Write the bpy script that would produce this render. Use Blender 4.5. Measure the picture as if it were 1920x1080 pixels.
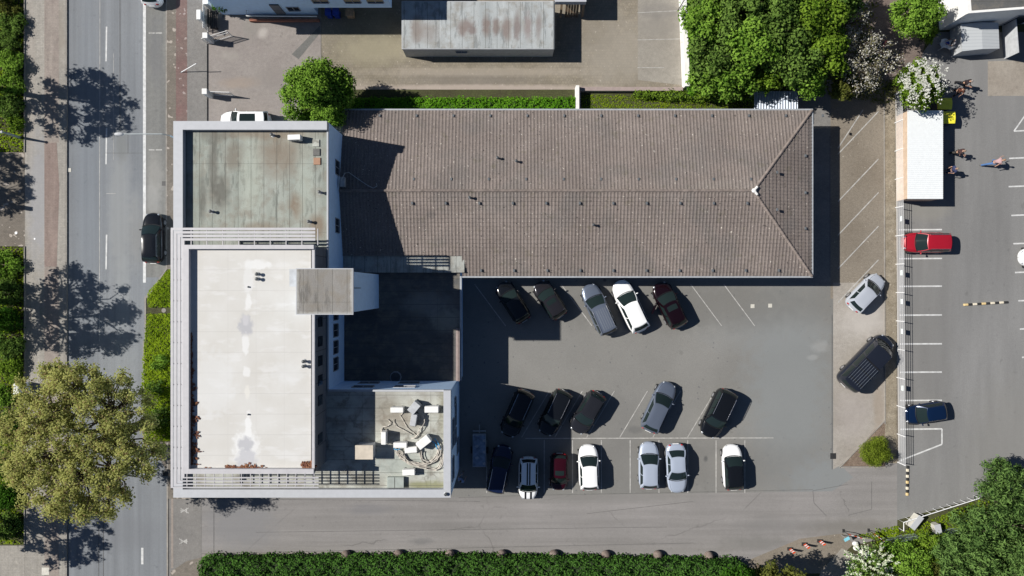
import bpy, math, random
import numpy as np
from mathutils import Vector, Matrix
D = bpy.data
for o in list(D.objects): D.objects.remove(o)
COL = bpy.context.scene.collection
SC = bpy.context.scene
# ---------------------------------------------------------------- camera, world, sun, exposure
HC, FP = 62.0, 1302.0            # camera height, focal length in photo pixels (1920 wide)
cam = D.cameras.new('camera'); cam.sensor_width = 36; cam.lens = 36*FP/1920
cam.clip_start = 1; cam.clip_end = 2000
co = D.objects.new('camera', cam); COL.objects.link(co); co.location = (0, 0, HC); SC.camera = co
SUNV = Vector((1.14, -.21, -1.0)).normalized()
EL = math.asin(-SUNV.z); AZ = math.atan2(-SUNV.x, -SUNV.y)
w = D.worlds.new('World'); SC.world = w; w.use_nodes = True
wn = w.node_tree.nodes; wl = w.node_tree.links
sky = wn.new('ShaderNodeTexSky'); sky.sky_type = 'NISHITA'; sky.sun_disc = False
sky.air_density = .7; sky.dust_density = .3; sky.ozone_density = 3.5; sky.sun_elevation = EL; sky.sun_rotation = AZ
wl.new(sky.outputs[0], wn['Background'].inputs[0]); wn['Background'].inputs[1].default_value = 0.05
sl = D.lights.new('sun', 'SUN'); sl.energy = 5.0; sl.angle = math.radians(.5); sl.color = (1, .965, .91)
so = D.objects.new('sun', sl); COL.objects.link(so); so.location = (-40, 10, 50)
so.rotation_euler = SUNV.to_track_quat('-Z', 'Y').to_euler()
SC.view_settings.view_transform = 'Standard'; SC.view_settings.look = 'None'
SC.view_settings.exposure = 0.41; SC.view_settings.gamma = 1
SC.render.resolution_x = 1024; SC.render.resolution_y = 576
# ---------------------------------------------------------------- helpers
def G(px, py, z=0.0):
    return ((px-960)*(HC-z)/FP, (540-py)*(HC-z)/FP)
def tag(o, label=None, cat=None, group=None, kind=None):
    if label: o['label'] = label
    if cat: o['category'] = cat
    if group: o['group'] = group
    if kind: o['kind'] = kind
    return o
def thing(name, label, cat, loc=(0, 0, 0), rz=0, group=None):
    o = D.objects.new(name, None); COL.objects.link(o); o.location = loc; o.rotation_euler = (0, 0, rz)
    o.empty_display_size = .3
    return tag(o, label, cat, group)
def origin(p):
    v = Vector((0, 0, 0))
    while p is not None:
        v += p.location; p = p.parent
    return v
class MB:
    def __init__(s): s.v = []; s.f = []; s.m = []; s.mi = 0
    def add(s, vs, fs):
        b = len(s.v); s.v += [tuple(q) for q in vs]; s.f += [tuple(b+i for i in f) for f in fs]; s.m += [s.mi]*len(fs); return s
    def box(s, x0, x1, y0, y1, z0, z1):
        x0, x1 = min(x0, x1), max(x0, x1); y0, y1 = min(y0, y1), max(y0, y1)
        return s.prism([(x0, y0), (x1, y0), (x1, y1), (x0, y1)], z0, z1)
    def bev(s, x0, x1, y0, y1, z0, z1, b):
        x0, x1 = min(x0, x1), max(x0, x1); y0, y1 = min(y0, y1), max(y0, y1)
        def ring(i, z): return [(x0+i, y0+b, z), (x0+b, y0+i, z), (x1-b, y0+i, z), (x1-i, y0+b, z), (x1-i, y1-b, z), (x1-b, y1-i, z), (x0+b, y1-i, z), (x0+i, y1-b, z)]
        vs = ring(0, z0)+ring(0, z1-b)+ring(b*.7, z1)
        fs = [tuple(range(7, -1, -1)), tuple(range(16, 24))]
        for k in (0, 8):
            for i in range(8): fs.append((k+i, k+(i+1) % 8, k+8+(i+1) % 8, k+8+i))
        return s.add(vs, fs)
    def rbox(s, cx, cy, lx, ly, z0, z1, a=0, b=0):
        m = MB(); (m.bev(-lx/2, lx/2, -ly/2, ly/2, z0, z1, b) if b else m.box(-lx/2, lx/2, -ly/2, ly/2, z0, z1))
        ca, sa = math.cos(a), math.sin(a)
        return s.add([(cx+x*ca-y*sa, cy+x*sa+y*ca, z) for x, y, z in m.v], m.f)
    def prism(s, poly, z0, z1):
        a = sum(poly[i][0]*poly[(i+1) % len(poly)][1]-poly[(i+1) % len(poly)][0]*poly[i][1] for i in range(len(poly)))
        if a < 0: poly = poly[::-1]
        n = len(poly)
        vs = [(x, y, z0) for x, y in poly]+[(x, y, z1) for x, y in poly]
        fs = [tuple(range(n-1, -1, -1)), tuple(range(n, 2*n))]+[(i, (i+1) % n, n+(i+1) % n, n+i) for i in range(n)]
        return s.add(vs, fs)
    def sheet(s, poly, z):
        a = sum(poly[i][0]*poly[(i+1) % len(poly)][1]-poly[(i+1) % len(poly)][0]*poly[i][1] for i in range(len(poly)))
        if a < 0: poly = poly[::-1]
        return s.add([(x, y, z) for x, y in poly], [tuple(range(len(poly)))])
    def tube(s, pts, r, n=6):
        pts = [Vector(p) for p in pts]; rs = r if isinstance(r, (list, tuple)) else [r]*len(pts)
        vs = []; fs = []
        for i, p in enumerate(pts):
            d = (pts[min(i+1, len(pts)-1)]-pts[max(i-1, 0)]).normalized()
            a = d.cross(Vector((0, 0, 1)) if abs(d.z) < .9 else Vector((1, 0, 0))).normalized(); b = d.cross(a)
            for k in range(n):
                t = 2*math.pi*k/n; vs.append(p+(a*math.cos(t)+b*math.sin(t))*rs[i])
        for i in range(len(pts)-1):
            for k in range(n): fs.append((i*n+k, i*n+(k+1) % n, (i+1)*n+(k+1) % n, (i+1)*n+k))
        fs.append(tuple(range(n))); fs.append(tuple((len(pts)-1)*n+k for k in range(n-1, -1, -1)))
        return s.add(vs, fs)
    def ball(s, c, r, nu=10, nv=6, squash=(1, 1, 1)):
        vs = []; fs = []
        for j in range(nv+1):
            t = math.pi*j/nv
            for i in range(nu):
                u = 2*math.pi*i/nu; vs.append((c[0]+r*squash[0]*math.sin(t)*math.cos(u), c[1]+r*squash[1]*math.sin(t)*math.sin(u), c[2]+r*squash[2]*math.cos(t)))
        for j in range(nv):
            for i in range(nu): fs.append((j*nu+i, (j+1)*nu+i, (j+1)*nu+(i+1) % nu, j*nu+(i+1) % nu))
        return s.add(vs, fs)
    def lathe(s, prof, c=(0, 0, 0), n=16):
        vs = []; fs = []
        for r, z in prof:
            for i in range(n):
                u = 2*math.pi*i/n; vs.append((c[0]+r*math.cos(u), c[1]+r*math.sin(u), c[2]+z))
        for j in range(len(prof)-1):
            for i in range(n): fs.append((j*n+i, j*n+(i+1) % n, (j+1)*n+(i+1) % n, (j+1)*n+i))
        return s.add(vs, fs)
    def grid(s, P, nu, nv):
        vs = [P(i/nu, j/nv) for j in range(nv+1) for i in range(nu+1)]
        fs = [(j*(nu+1)+i, j*(nu+1)+i+1, (j+1)*(nu+1)+i+1, (j+1)*(nu+1)+i) for j in range(nv) for i in range(nu)]
        return s.add(vs, fs)
    def build(s, name, mat, parent=None, smooth=False, local=False):
        off = Vector((0, 0, 0)) if (local or parent is None) else origin(parent)
        me = D.meshes.new(name); me.from_pydata([(x-off.x, y-off.y, z-off.z) for x, y, z in s.v], [], s.f)
        for q in (mat if isinstance(mat, (list, tuple)) else [mat]): me.materials.append(q)
        if len(me.materials) > 1: me.polygons.foreach_set('material_index', s.m)
        if smooth: me.polygons.foreach_set('use_smooth', [True]*len(me.polygons))
        me.update()
        o = D.objects.new(name, me); COL.objects.link(o)
        if parent: o.parent = parent
        return o
def recenter(o, loc):
    """move a one-mesh thing's origin to loc (its base)"""
    o.data.transform(Matrix.Translation(-Vector(loc))); o.location = loc; return o
def struct(name, mb, mat): return tag(mb.build(name, mat), kind='structure')
def PX(pts, z=0): return [G(x, y, z) for x, y in pts]
def RP(x0, y0, x1, y1, z=0): return PX([(x0, y0), (x1, y0), (x1, y1), (x0, y1)], z)
# ---------------------------------------------------------------- materials
def srgb(r, g, b):
    f = lambda c: (c/255/12.92) if c/255 <= .04045 else ((c/255+.055)/1.055)**2.4
    return (f(r), f(g), f(b))
class NT:
    def __init__(s, name, rough=.85, metal=0, spec=.4, coat=0):
        s.mat = D.materials.new(name); s.mat.use_nodes = True
        s.n = s.mat.node_tree.nodes; s.l = s.mat.node_tree.links; s.b = s.n['Principled BSDF']
        s.b.inputs['Roughness'].default_value = rough; s.b.inputs['Metallic'].default_value = metal
        s.b.inputs['Specular IOR Level'].default_value = spec; s.b.inputs['Coat Weight'].default_value = coat
        s.b.inputs['Coat Roughness'].default_value = .06
        s.pos = s.n.new('ShaderNodeNewGeometry').outputs['Position']
    def put(s, sock, v):
        if hasattr(v, 'links') or isinstance(v, bpy.types.NodeSocket): s.l.new(v, sock)
        else: sock.default_value = (tuple(v)+(1,)) if isinstance(v, (tuple, list)) and len(v) == 3 and sock.type == 'RGBA' else v
    def math(s, op, a, b=0., clamp=False):
        q = s.n.new('ShaderNodeMath'); q.operation = op; q.use_clamp = clamp; s.put(q.inputs[0], a); s.put(q.inputs[1], b); return q.outputs[0]
    def vec(s, op, a, b):
        q = s.n.new('ShaderNodeVectorMath'); q.operation = op; s.put(q.inputs[0], a); s.put(q.inputs[1], b); return q.outputs[0]
    def noise(s, scale, detail=4, v=None, stretch=None, rough=.55):
        v = v or s.pos
        if stretch: v = s.vec('MULTIPLY', v, stretch)
        q = s.n.new('ShaderNodeTexNoise'); s.l.new(v, q.inputs['Vector']); q.inputs['Scale'].default_value = scale
        q.inputs['Detail'].default_value = detail; q.inputs['Roughness'].default_value = rough; return q.outputs[0]
    def range(s, v, a, b, c=0., d=1.):
        q = s.n.new('ShaderNodeMapRange'); s.put(q.inputs[0], v)
        for i, k in enumerate((a, b, c, d)): q.inputs[i+1].default_value = k
        return q.outputs[0]
    def mix(s, f, a, b, mode='MIX'):
        q = s.n.new('ShaderNodeMix'); q.data_type = 'RGBA'; q.blend_type = mode
        s.put(q.inputs[0], f); s.put(q.inputs[6], a); s.put(q.inputs[7], b); return q.outputs[2]
    def spot(s, px, py, rx, ry, z=0, edge=.25, wob=.5, ns=1.2):
        """soft irregular spot centred where photo pixel (px,py) lies at height z"""
        x, y = G(px, py, z); k = (HC-z)/FP
        d = s.vec('MULTIPLY', s.vec('SUBTRACT', s.pos, (x, y, 0)), (1/(rx*k), 1/(ry*k), 0))
        q = s.n.new('ShaderNodeVectorMath'); q.operation = 'LENGTH'; s.l.new(d, q.inputs[0])
        e = s.math('ADD', q.outputs['Value'], s.math('MULTIPLY', s.math('SUBTRACT', s.noise(ns, 5), .5), wob*2.5))
        return s.range(e, 1-edge, 1+edge, 1, 0)
    def lines(s, axis, period, width, off=0.):
        q = s.n.new('ShaderNodeSeparateXYZ'); s.l.new(s.pos, q.inputs[0])
        t = s.math('FRACT', s.math('DIVIDE', s.math('ADD', q.outputs[axis], 1000*period+off), period))
        return s.math('LESS_THAN', t, width/period)
    def brick(s, bw, bh, mortar=.012, off=.5, rot=False):
        q = s.n.new('ShaderNodeTexBrick'); v = s.pos
        if rot:
            m = s.n.new('ShaderNodeMapping'); m.inputs['Rotation'].default_value = (0, 0, math.pi/2); s.l.new(v, m.inputs[0]); v = m.outputs[0]
        s.l.new(v, q.inputs['Vector']); q.inputs['Scale'].default_value = 1; q.inputs['Brick Width'].default_value = bw
        q.inputs['Row Height'].default_value = bh; q.inputs['Mortar Size'].default_value = mortar; q.offset = off
        q.inputs['Color1'].default_value = (.78, .78, .78, 1); q.inputs['Color2'].default_value = (1.12, 1.1, 1.06, 1); q.inputs['Mortar'].default_value = (.55, .53, .48, 1)
        return q.outputs[0]
    def done(s, col, bump=None, strength=.3, dist=.02):
        s.put(s.b.inputs['Base Color'], col)
        if bump is not None:
            q = s.n.new('ShaderNodeBump'); q.inputs['Strength'].default_value = strength; q.inputs['Distance'].default_value = dist
            s.l.new(bump, q.inputs['Height']); s.l.new(q.outputs[0], s.b.inputs['Normal'])
        return s.mat
_c = {}
def plain(name, col, rough=.6, metal=0, coat=0, var=.12, spec=.4):
    if name in _c: return _c[name]
    t = NT(name, rough, metal, spec, coat)
    c = t.mix(t.range(t.noise(3., 5), .3, .7), tuple(x*(1-var) for x in col), tuple(min(1, x*(1+var)) for x in col))
    _c[name] = t.done(c); return _c[name]
def ground(name, c1, c2, big=.12, fine=14, fv=.14, streak=None, brick=None, spots=(), rough=.92, patch=.5, speck=None, cracks=None, bump=True, mid=.09):
    t = NT(name, rough, 0, .25)
    c = t.mix(t.range(t.noise(big, 6, rough=.62), .32, .68), c1, c2)
    c = t.mix(t.range(t.noise(patch, 5), .35, .75, 0, .3), c, tuple(x*.75 for x in c1))
    if streak:
        c = t.mix(t.range(t.noise(1, 5, stretch=streak), .35, .7, 0, .4), c, tuple(x*1.3 for x in c2))
        c = t.mix(t.range(t.noise(1, 5, stretch=tuple(k*1.7 for k in streak)), .4, .75, 0, .4), c, tuple(x*.72 for x in c1))
    if brick: c = t.mix(brick[2], c, t.brick(brick[0], brick[1], rot=len(brick) > 3), 'MULTIPLY')
    c = t.mix(1., c, t.mix(t.range(t.noise(3.1, 5, rough=.7), .34, .66), (1-mid,)*3, (1+mid,)*3), 'MULTIPLY')
    c = t.mix(t.range(t.noise(1.3, 2), .66, .74, 0, .35), c, tuple(x*.6 for x in c1))
    f = t.noise(fine, 3, rough=.7)
    c = t.mix(1., c, t.mix(t.range(f, .3, .7), (1-fv,)*3, (1+fv,)*3), 'MULTIPLY')
    if speck:
        c = t.mix(t.math('GREATER_THAN', t.noise(speck[0], 1), speck[1]), c, speck[2])
    if cracks:
        v = t.n.new('ShaderNodeTexVoronoi'); v.feature = 'DISTANCE_TO_EDGE'; v.inputs['Scale'].default_value = cracks[0]
        t.l.new(t.vec('ADD', t.pos, t.vec('MULTIPLY', t.mix(1, (0, 0, 0), t.noise(.8, 4), 'MIX'), (1.2, 1.2, 0))), v.inputs['Vector'])
        m = t.math('MULTIPLY', t.math('LESS_THAN', v.outputs['Distance'], cracks[1]), t.range(t.noise(.25, 3), .45, .6, 0, cracks[2]))
        c = t.mix(m, c, tuple(x*.5 for x in c1))
    for st in spots:
        px, py, rx, ry, col, amt = st[:6]; z = st[6] if len(st) > 6 else 0
        c = t.mix(t.math('MULTIPLY', t.spot(px, py, rx, ry, z, edge=.4), amt), c, col)
    return t.done(c, f if bump else None, .25, .02)
# ---------------------------------------------------------------- the ground and roads
SB, SG = (.17, .2, .21), (.16, .15, .13)
M = {}
M['soil'] = ground('soil', (.045, .04, .022), (.075, .085, .03), big=.3, fine=9, fv=.4)
M['road'] = ground('road_asphalt', mid=.03, c1=(.158, .168, .18), c2=(.195, .205, .215), streak=(1.6, .03, 1), big=.07, patch=.15,
    spots=[(225, 400, 20, 150, (.25, .255, .25), .55), (255, 430, 12, 70, (.25, .25, .24), .4), (232, 560, 12, 90, (.24, .25, .25), .4), (225, 690, 30, 50, (.23, .24, .24), .35), (228, 270, 12, 30, (.14, .145, .14), .5), (240, 1000, 60, 30, (.15, .155, .165), .4), (165, 350, 20, 300, (.15, .17, .195), .35)])
M['parkstrip'] = ground('parking_strip_asphalt', (.155, .155, .15), (.185, .183, .17), streak=(1.2, .05, 1), big=.15,
    spots=[(290, 330, 14, 40, (.28, .27, .25), .5), (286, 375, 14, 30, (.3, .295, .28), .5), (292, 100, 12, 60, (.14, .14, .145), .5)])  # the two pale spots paint sunlight reflected from windows into the asphalt colour
M['pave'] = ground('pale_paving', (.25, .235, .21), (.31, .29, .26), brick=(.3, .15, .35), big=.2, streak=(2, .15, 1),
    spots=[(75, 370, 20, 120, (.27, .27, .28), .7), (110, 60, 14, 60, (.22, .19, .155), .6), (60, 150, 8, 140, (.3, .27, .24), .5)])
M['redpave'] = ground('red_cycle_paving', (.19, .14, .125), (.25, .2, .175), brick=(.3, .15, .3), big=.25, streak=(2, .2, 1))
M['fadedpave'] = ground('faded_red_paving', (.24, .2, .18), (.28, .25, .22), brick=(.3, .15, .3), big=.25, streak=(2, .2, 1))
M['brown'] = ground('brown_paving', (.15, .13, .11), (.2, .18, .155), brick=(.25, .12, .5), big=.3, speck=(1.8, .66, (.34, .3, .26)))
M['red'] = ground('red_path_paving', (.185, .105, .1), (.17, .135, .12), brick=(.25, .12, .4), big=.3, speck=(2, .68, (.3, .25, .23)))
M['greypave'] = ground('grey_path_asphalt', (.165, .158, .15), (.2, .19, .178), big=.3, fv=.2)
M['kerb'] = ground('kerb_stone', (.22, .2, .18), (.3, .28, .25), big=1.2)
M['yard'] = ground('yard_concrete', (.225, .2, .185), (.265, .24, .22), big=.25, patch=.6,
    spots=[(492, 62, 9, 9, (.38, .35, .32), .8), (450, 155, 35, 10, (.27, .22, .18), .6), (470, 48, 16, 20, (.2, .19, .17), .5), (535, 150, 60, 20, (.2, .18, .165), .5), (430, 105, 20, 8, (.3, .28, .25), .4)])
M['yardpave'] = ground('yard_pavers', (.19, .165, .125), (.27, .24, .195), brick=(.24, .24, .5), big=.22, patch=.5, speck=(3, .72, (.36, .32, .27)),
    spots=[(700, 60, 80, 60, (.165, .15, .1), .5), (880, 148, 120, 12, (.17, .15, .13), .6), (700, 95, 60, 25, (.3, .27, .19), .5), (900, 135, 200, 8, (.33, .29, .24), .5), (900, 165, 230, 6, (.38, .32, .28), .7), (1160, 100, 70, 60, (.29, .265, .225), .5), (1100, 50, 60, 50, (.19, .17, .14), .3), (640, 160, 60, 10, (.3, .26, .22), .5)])
M['slab'] = ground('concrete_slabs', (.235, .215, .185), (.29, .27, .235), big=.3, patch=.8, spots=[(1240, 50, 40, 20, (.2, .185, .165), .6), (1235, 20, 40, 15, (.17, .16, .15), .5)])
M['lot'] = ground('lot_asphalt', (.172, .168, .157), (.208, .203, .189), big=.08, patch=.2, fv=.14, mid=.025, speck=(2.2, .74, (.12, .12, .12)),
    spots=[(1480, 730, 75, 180, (.195, .21, .212), .6), (1430, 620, 110, 40, (.2, .208, .206), .4), (1250, 570, 330, 45, (.13, .126, .116), .55), (1200, 870, 330, 50, (.135, .131, .123), .45), (1150, 770, 60, 30, (.14, .136, .13), .3), (1120, 600, 10, 14, (.08, .08, .08), .5), (1360, 790, 12, 8, (.09, .09, .09), .4), (1190, 805, 14, 7, (.09, .09, .09), .4), (1134, 525, 3, 3, (.05, .05, .05), .8), (1538, 650, 16, 10, (.33, .33, .32), .3), (1525, 670, 10, 5, (.33, .33, .32), .3), (1560, 900, 70, 40, (.2, .215, .22), .6), (1323, 860, 4, 5, (.08, .08, .08), .8)])
M['drive'] = ground('drive_asphalt', mid=.035, c1=(.185, .176, .167), c2=(.23, .218, .21), big=.1, patch=.25, streak=(.04, 1.1, 1), fv=.16, cracks=(.07, .003, .45),
    spots=[(790, 1015, 20, 6, (.12, .12, .12), .5), (690, 955, 40, 10, (.14, .14, .15), .4), (1100, 930, 260, 12, (.17, .165, .155), .5), (700, 1045, 400, 10, (.24, .205, .175), .7), (1590, 990, 80, 16, (.15, .14, .125), .6), (1460, 985, 80, 14, (.16, .155, .15), .4), (450, 980, 60, 50, (.18, .18, .185), .6), (1420, 1018, 60, 12, (.15, .145, .135), .6)])
M['strip'] = ground('brown_gravel_paving', (.17, .145, .115), (.245, .215, .175), big=.25, brick=(.2, .1, .2), fv=.2, fine=9, mid=.06, speck=(3, .76, (.34, .31, .26)))
M['conc'] = ground('pale_concrete', (.25, .225, .195), (.36, .335, .3), big=.22, patch=.5, spots=[(1620, 600, 40, 30, (.42, .39, .36), .6), (1600, 770, 30, 60, (.3, .27, .25), .5), (1648, 760, 10, 60, (.25, .2, .15), .5), (1610, 700, 30, 40, (.26, .235, .2), .6)])
M['gravel'] = ground('beige_gravel', (.19, .16, .115), (.27, .235, .18), big=1.2, fine=12, fv=.3, mid=.12, speck=(7, .74, (.4, .37, .32)))
M['rlot'] = ground('school_lot_asphalt', (.165, .163, .16), (.2, .198, .192), mid=.03, big=.06, patch=.12, fv=.16, streak=(.5, .06, 1), spots=[(1740, 395, 40, 20, (.23, .22, .19), .5), (1860, 150, 90, 60, (.2, .195, .19), .3), (1900, 820, 80, 100, (.19, .185, .17), .5), (1720, 620, 60, 200, (.165, .16, .15), .4)])
M['dirt'] = ground('brown_dirt', (.13, .1, .085), (.19, .155, .135), big=.4, fine=8, fv=.3, brick=(.22, .11, .25))
M['beige'] = ground('beige_slabs', (.24, .21, .175), (.3, .27, .23), big=.4, patch=.6)
M['mulch'] = ground('mulch', (.14, .1, .075), (.22, .17, .13), big=1.5, fine=12, fv=.4)
M['darkpatch'] = ground('asphalt_repair', (.13, .128, .12), (.15, .148, .14), big=.4)
M['white'] = plain('white_paint', (.5, .5, .49), .7, var=.2)
M['faint'] = plain('faded_white_paint', (.36, .35, .33), .8, var=.3)
M['joint'] = plain('dark_joint', (.06, .055, .05), .9, var=.3)
M['tar'] = plain('tar_joint', (.1, .098, .095), .9, var=.3)

struct('ground', MB().sheet([(-400, -400), (400, -400), (400, 400), (-400, 400)], 0), M['soil'])
struct('road', MB().sheet(RP(127, -700, 314, 1800), .004), M['road'])
struct('parking_strip', MB().sheet(RP(274, -700, 312, 520), .008), M['parkstrip'])
# pavements west of the road: real steps
m = MB(); m.prism(RP(48.5, -700, 124.5, 1800), -.1, .12); struct('west_pavement', m, M['pave'])
m = MB(); m.sheet(RP(85, -700, 112, 268), .124); m.sheet(RP(85, 500, 112, 1800), .124); struct('faded_cycle_path', m, M['fadedpave'])
struct('cycle_path', MB().sheet(PX([(85, 268), (108, 268), (113, 350), (108, 500), (85, 500)]), .1245), M['redpave'])
m = MB(); m.prism(RP(124.5, -700, 126.8, 1800), -.1, .115); struct('west_kerb', m, M['kerb'])
m = MB(); m.prism(RP(-400, 286, 48.5, 462), -.1, .11); struct('west_forecourt', m, M['brown'])
m = MB(); m.prism(RP(-400, 1022, 48, 1800), -.1, .11); struct('west_side_path', m, M['pave'])
m = MB()
for x in (47.5,): m.prism(RP(x, -700, x+1.6, 286), -.1, .2); m.prism(RP(x, 462, x+1.6, 1021), -.1, .2)
struct('verge_edging', m, M['kerb'])
# pavement east of the road
m = MB(); m.prism(PX([(314, -700), (389, -700), (389, 300), (420, 300), (420, 505), (314, 505)]), -.1, .1); struct('east_pavement', m, M['brown'])
m = MB(); m.prism(RP(311.8, -700, 314, 505), -.1, .104); m.prism(PX([(311.8, 505), (314, 505), (277, 560), (274, 556)]), -.1, .104); m.prism(RP(272, 556, 275, 640), -.1, .104); m.prism(RP(269, 640, 272, 830), -.1, .104); m.prism(RP(313, 825, 316, 1800), -.1, .06); struct('east_kerb', m, M['kerb'])
struct('red_path', MB().sheet(RP(331, -700, 352, 505), .104), M['red'])
struct('grey_path', MB().sheet(RP(352, -700, 389, 505), .104), M['greypave'])
m = MB(); m.prism(PX([(275, 556), (314, 505), (420, 505), (420, 828), (272, 828), (272, 640), (275, 640)]), -.1, .07); struct('verge_soil', m, M['soil'])
m = MB(); m.prism(PX([(285, 828), (420, 828), (420, 935), (316, 935), (316, 890)]), -.1, .05); struct('driveway_apron', m, M['brown'])
struct('south_pavement', MB().sheet(RP(316, 935, 378, 1800), .012), M['greypave'])
struct('pavement_corner', MB().sheet(PX([(320, 1072), (350, 1052), (378, 1045), (378, 1200), (320, 1200)]), .02), M['brown'])
struct('brick_edging', MB().sheet(RP(321, 935, 325, 1065), .016), M['fadedpave'])
# yards and lots
struct('north_yard', MB().sheet(RP(389, -300, 602, 235), .008), M['yard'])
struct('paved_yard', MB().sheet(RP(602, -300, 1284, 168), .008), M['yardpave'])
struct('slab_field', MB().sheet(PX([(1196, -300), (1282, -300), (1282, 160), (1196, 150)]), .012), M['slab'])
struct('car_park', MB().sheet(PX([(840, 480), (1562, 480), (1562, 860), (1600, 895), (1560, 921), (840, 932)]), .008), M['lot'])
struct('driveway', MB().sheet(PX([(376, 915), (850, 926), (1560, 912), (1574, 874), (1684, 862), (1682, 1003), (1560, 1032), (1400, 1060), (376, 1060)]), .004), M['drive'])
struct('parking_bays', MB().sheet(RP(1557, 150, 1658, 560), .012), M['strip'])
struct('side_passage', MB().sheet(RP(1480, 150, 1557, 530), .012), M['greypave'])
struct('concrete_bays', MB().sheet(PX([(1562, 530), (1659, 530), (1659, 795), (1575, 873), (1562, 880)]), .016), M['conc'])
struct('gravel_strip', MB().prism(PX([(1658, 170), (1681, 170), (1681, 868), (1659, 868)]), -.1, .06), M['gravel'])
struct('gravel_edging', MB().prism(PX([(1656.6, 190), (1658, 190), (1659.5, 795), (1658, 795)]), -.1, .1), M['kerb'])
struct('fence_footing', MB().prism(PX([(1674, 182), (1683.5, 182), (1688, 868), (1680, 868)]), -.1, .03), M['strip'])
struct('mulch_bed', MB().prism(PX([(1577, 874), (1640, 806), (1659, 790), (1659, 874)]), -.1, .05), M['mulch'])
m = MB()
for a, b in (((1574, 876), (1658, 789)), ((1574, 876), (1660, 876))):
    (x0, y0), (x1, y1) = G(*a), G(*b); L = math.hypot(x1-x0, y1-y0); m.rbox((x0+x1)/2, (y0+y1)/2, L, .08, -.05, .1, math.atan2(y1-y0, x1-x0))
struct('bed_edging', m, M['kerb'])
struct('school_lot', MB().sheet(PX([(1681, 195), (1690, 150), (1760, 60), (2400, 60), (2400, 1000), (1850, 930), (1682, 975)]), .006), M['rlot'])
struct('dirt_path', MB().sheet(PX([(1590, -300), (1720, -300), (1740, 60), (1725, 120), (1640, 175), (1590, 150)]), .01), M['dirt'])
struct('beige_terrace', MB().sheet(PX([(1852, 115), (2400, 100), (2400, 178), (1852, 180)]), .012), M['beige'])
struct('roadside_patch', MB().sheet(PX([(1500, 1010), (1580, 1000), (1600, 1020), (1545, 1075), (1470, 1075), (1380, 1060)]), .012), M['strip'])
struct('slab_path', MB().sheet(PX([(1578, 1028), (1605, 1040), (1590, 1090), (1520, 1120), (1540, 1070)]), .016), M['slab'])
struct('asphalt_patch', MB().sheet(PX([(600, 48), (600, 62), (560, 111), (547, 102)]), .0125), M['darkpatch'])

def line(m, a, b, w, z):
    (x0, y0), (x1, y1) = G(*a), G(*b); d = Vector((x1-x0, y1-y0)).normalized(); n = Vector((-d.y, d.x))*w/2
    m.sheet([(x0+n.x, y0+n.y), (x0-n.x, y0-n.y), (x1-n.x, y1-n.y), (x1+n.x, y1+n.y)], z)
m = MB()
line(m, (271, -300), (271, 530), .26, .012)
for a, b in ((-110, -40), (50, 115), (240, 308), (440, 505), (1200, 1260)): line(m, (200, a), (199, b), .13, .012)
line(m, (267, 1027), (267, 1058), .2, .012)
struct('lane_markings', m, M['white'])
m = MB()
for y in (62, 281): line(m, (279, y), (290, y), .11, .012); line(m, (292, y), (304, y), .11, .012)
struct('bay_ticks', m, M['faint'])
m = MB(); line(m, (188, -300), (186.5, 640), .05, .0125); line(m, (213, 100), (213, 300), .03, .0125); line(m, (199, 363), (217, 363), .04, .0125)
struct('road_seams', m, M['faint'])
m = MB(); line(m, (194, 800), (194, 1100), .04, .0128); line(m, (186, 850), (185, 1100), .04, .0128); line(m, (240, 250), (240, 287), .03, .0128)
line(m, (198, 287), (268, 287), .03, .0128); line(m, (225, 0), (225, 250), .05, .0128)
struct('tar_seams', m, M['tar'])
# bicycle symbols on the cycle path
m = MB()
for cy, s in ((957, 1), (1015, -1)):
    for a, b in (((-6, -4*s), (9, 5*s)), ((-6, 4*s), (9, -5*s)), ((-7, 0), (2, 0)), ((5, -5), (5, 5)), ((-5, -3), (-5, 3))):
        line(m, (345+a[0]*s, cy+a[1]), (345+b[0]*s, cy+b[1]), .08, .018+random.Random(str(a)).random()*.003)
struct('bicycle_markings', m, M['faint'])
# car park lines
m = MB(); zl = .014
line(m, (985, 822), (1450, 821), .08, zl)
for x in (912, 1020, 1073, 1127, 1181, 1235, 1289, 1342, 1396): line(m, (x+.5, 825), (x+.5, 924), .08, .018)
for x in (978, 1040, 1100, 1162, 1224, 1289): line(m, (x, 820), (x+52, 733), .07, .018)
for x in (890, 1052, 1295, 1357): line(m, (x, 533), (x+58, 611), .07, .018)
struct('parking_lines', m, M['faint'])
m = MB()
for y in (209, 298, 361, 424, 487): line(m, (1571, y+80), (1647, y), .09, .022)
line(m, (1571, 278), (1618, 206), .09, .022)
line(m, (1195, 24), (1276, 20), .05, .018); line(m, (1195, 75), (1276, 73), .05, .018); line(m, (1195, 127), (1245, 127), .05, .018)
struct('bay_lines', m, M['faint'])
m = MB()
for y in (431, 485, 537, 591, 645, 698, 751): line(m, (1684, y), (1766, y-.5), .13, .012)
line(m, (1684, 805), (1766, 804), .13, .012); line(m, (1766, 804), (1766, 833), .13, .0135); line(m, (1766, 833), (1684, 865), .13, .015)
for x, y in ((1892, 297), (1891, 350), (1896, 404), (1900, 457), (1903, 511), (1909, 564), (1912, 617), (1916, 670)): line(m, (x, y), (x+80, y-3), .13, .012)
line(m, (1901, 246), (1960, 243), .12, .012); line(m, (1901, 246), (1925, 212), .12, .0135)
struct('school_lot_lines', m, M['white'])
m = MB()
line(m, (602, 40), (602, 235), .05, .0135); line(m, (1556, 255), (1556, 520), .05, .017); line(m, (1560, 590), (1560, 880), .06, .02)
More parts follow.
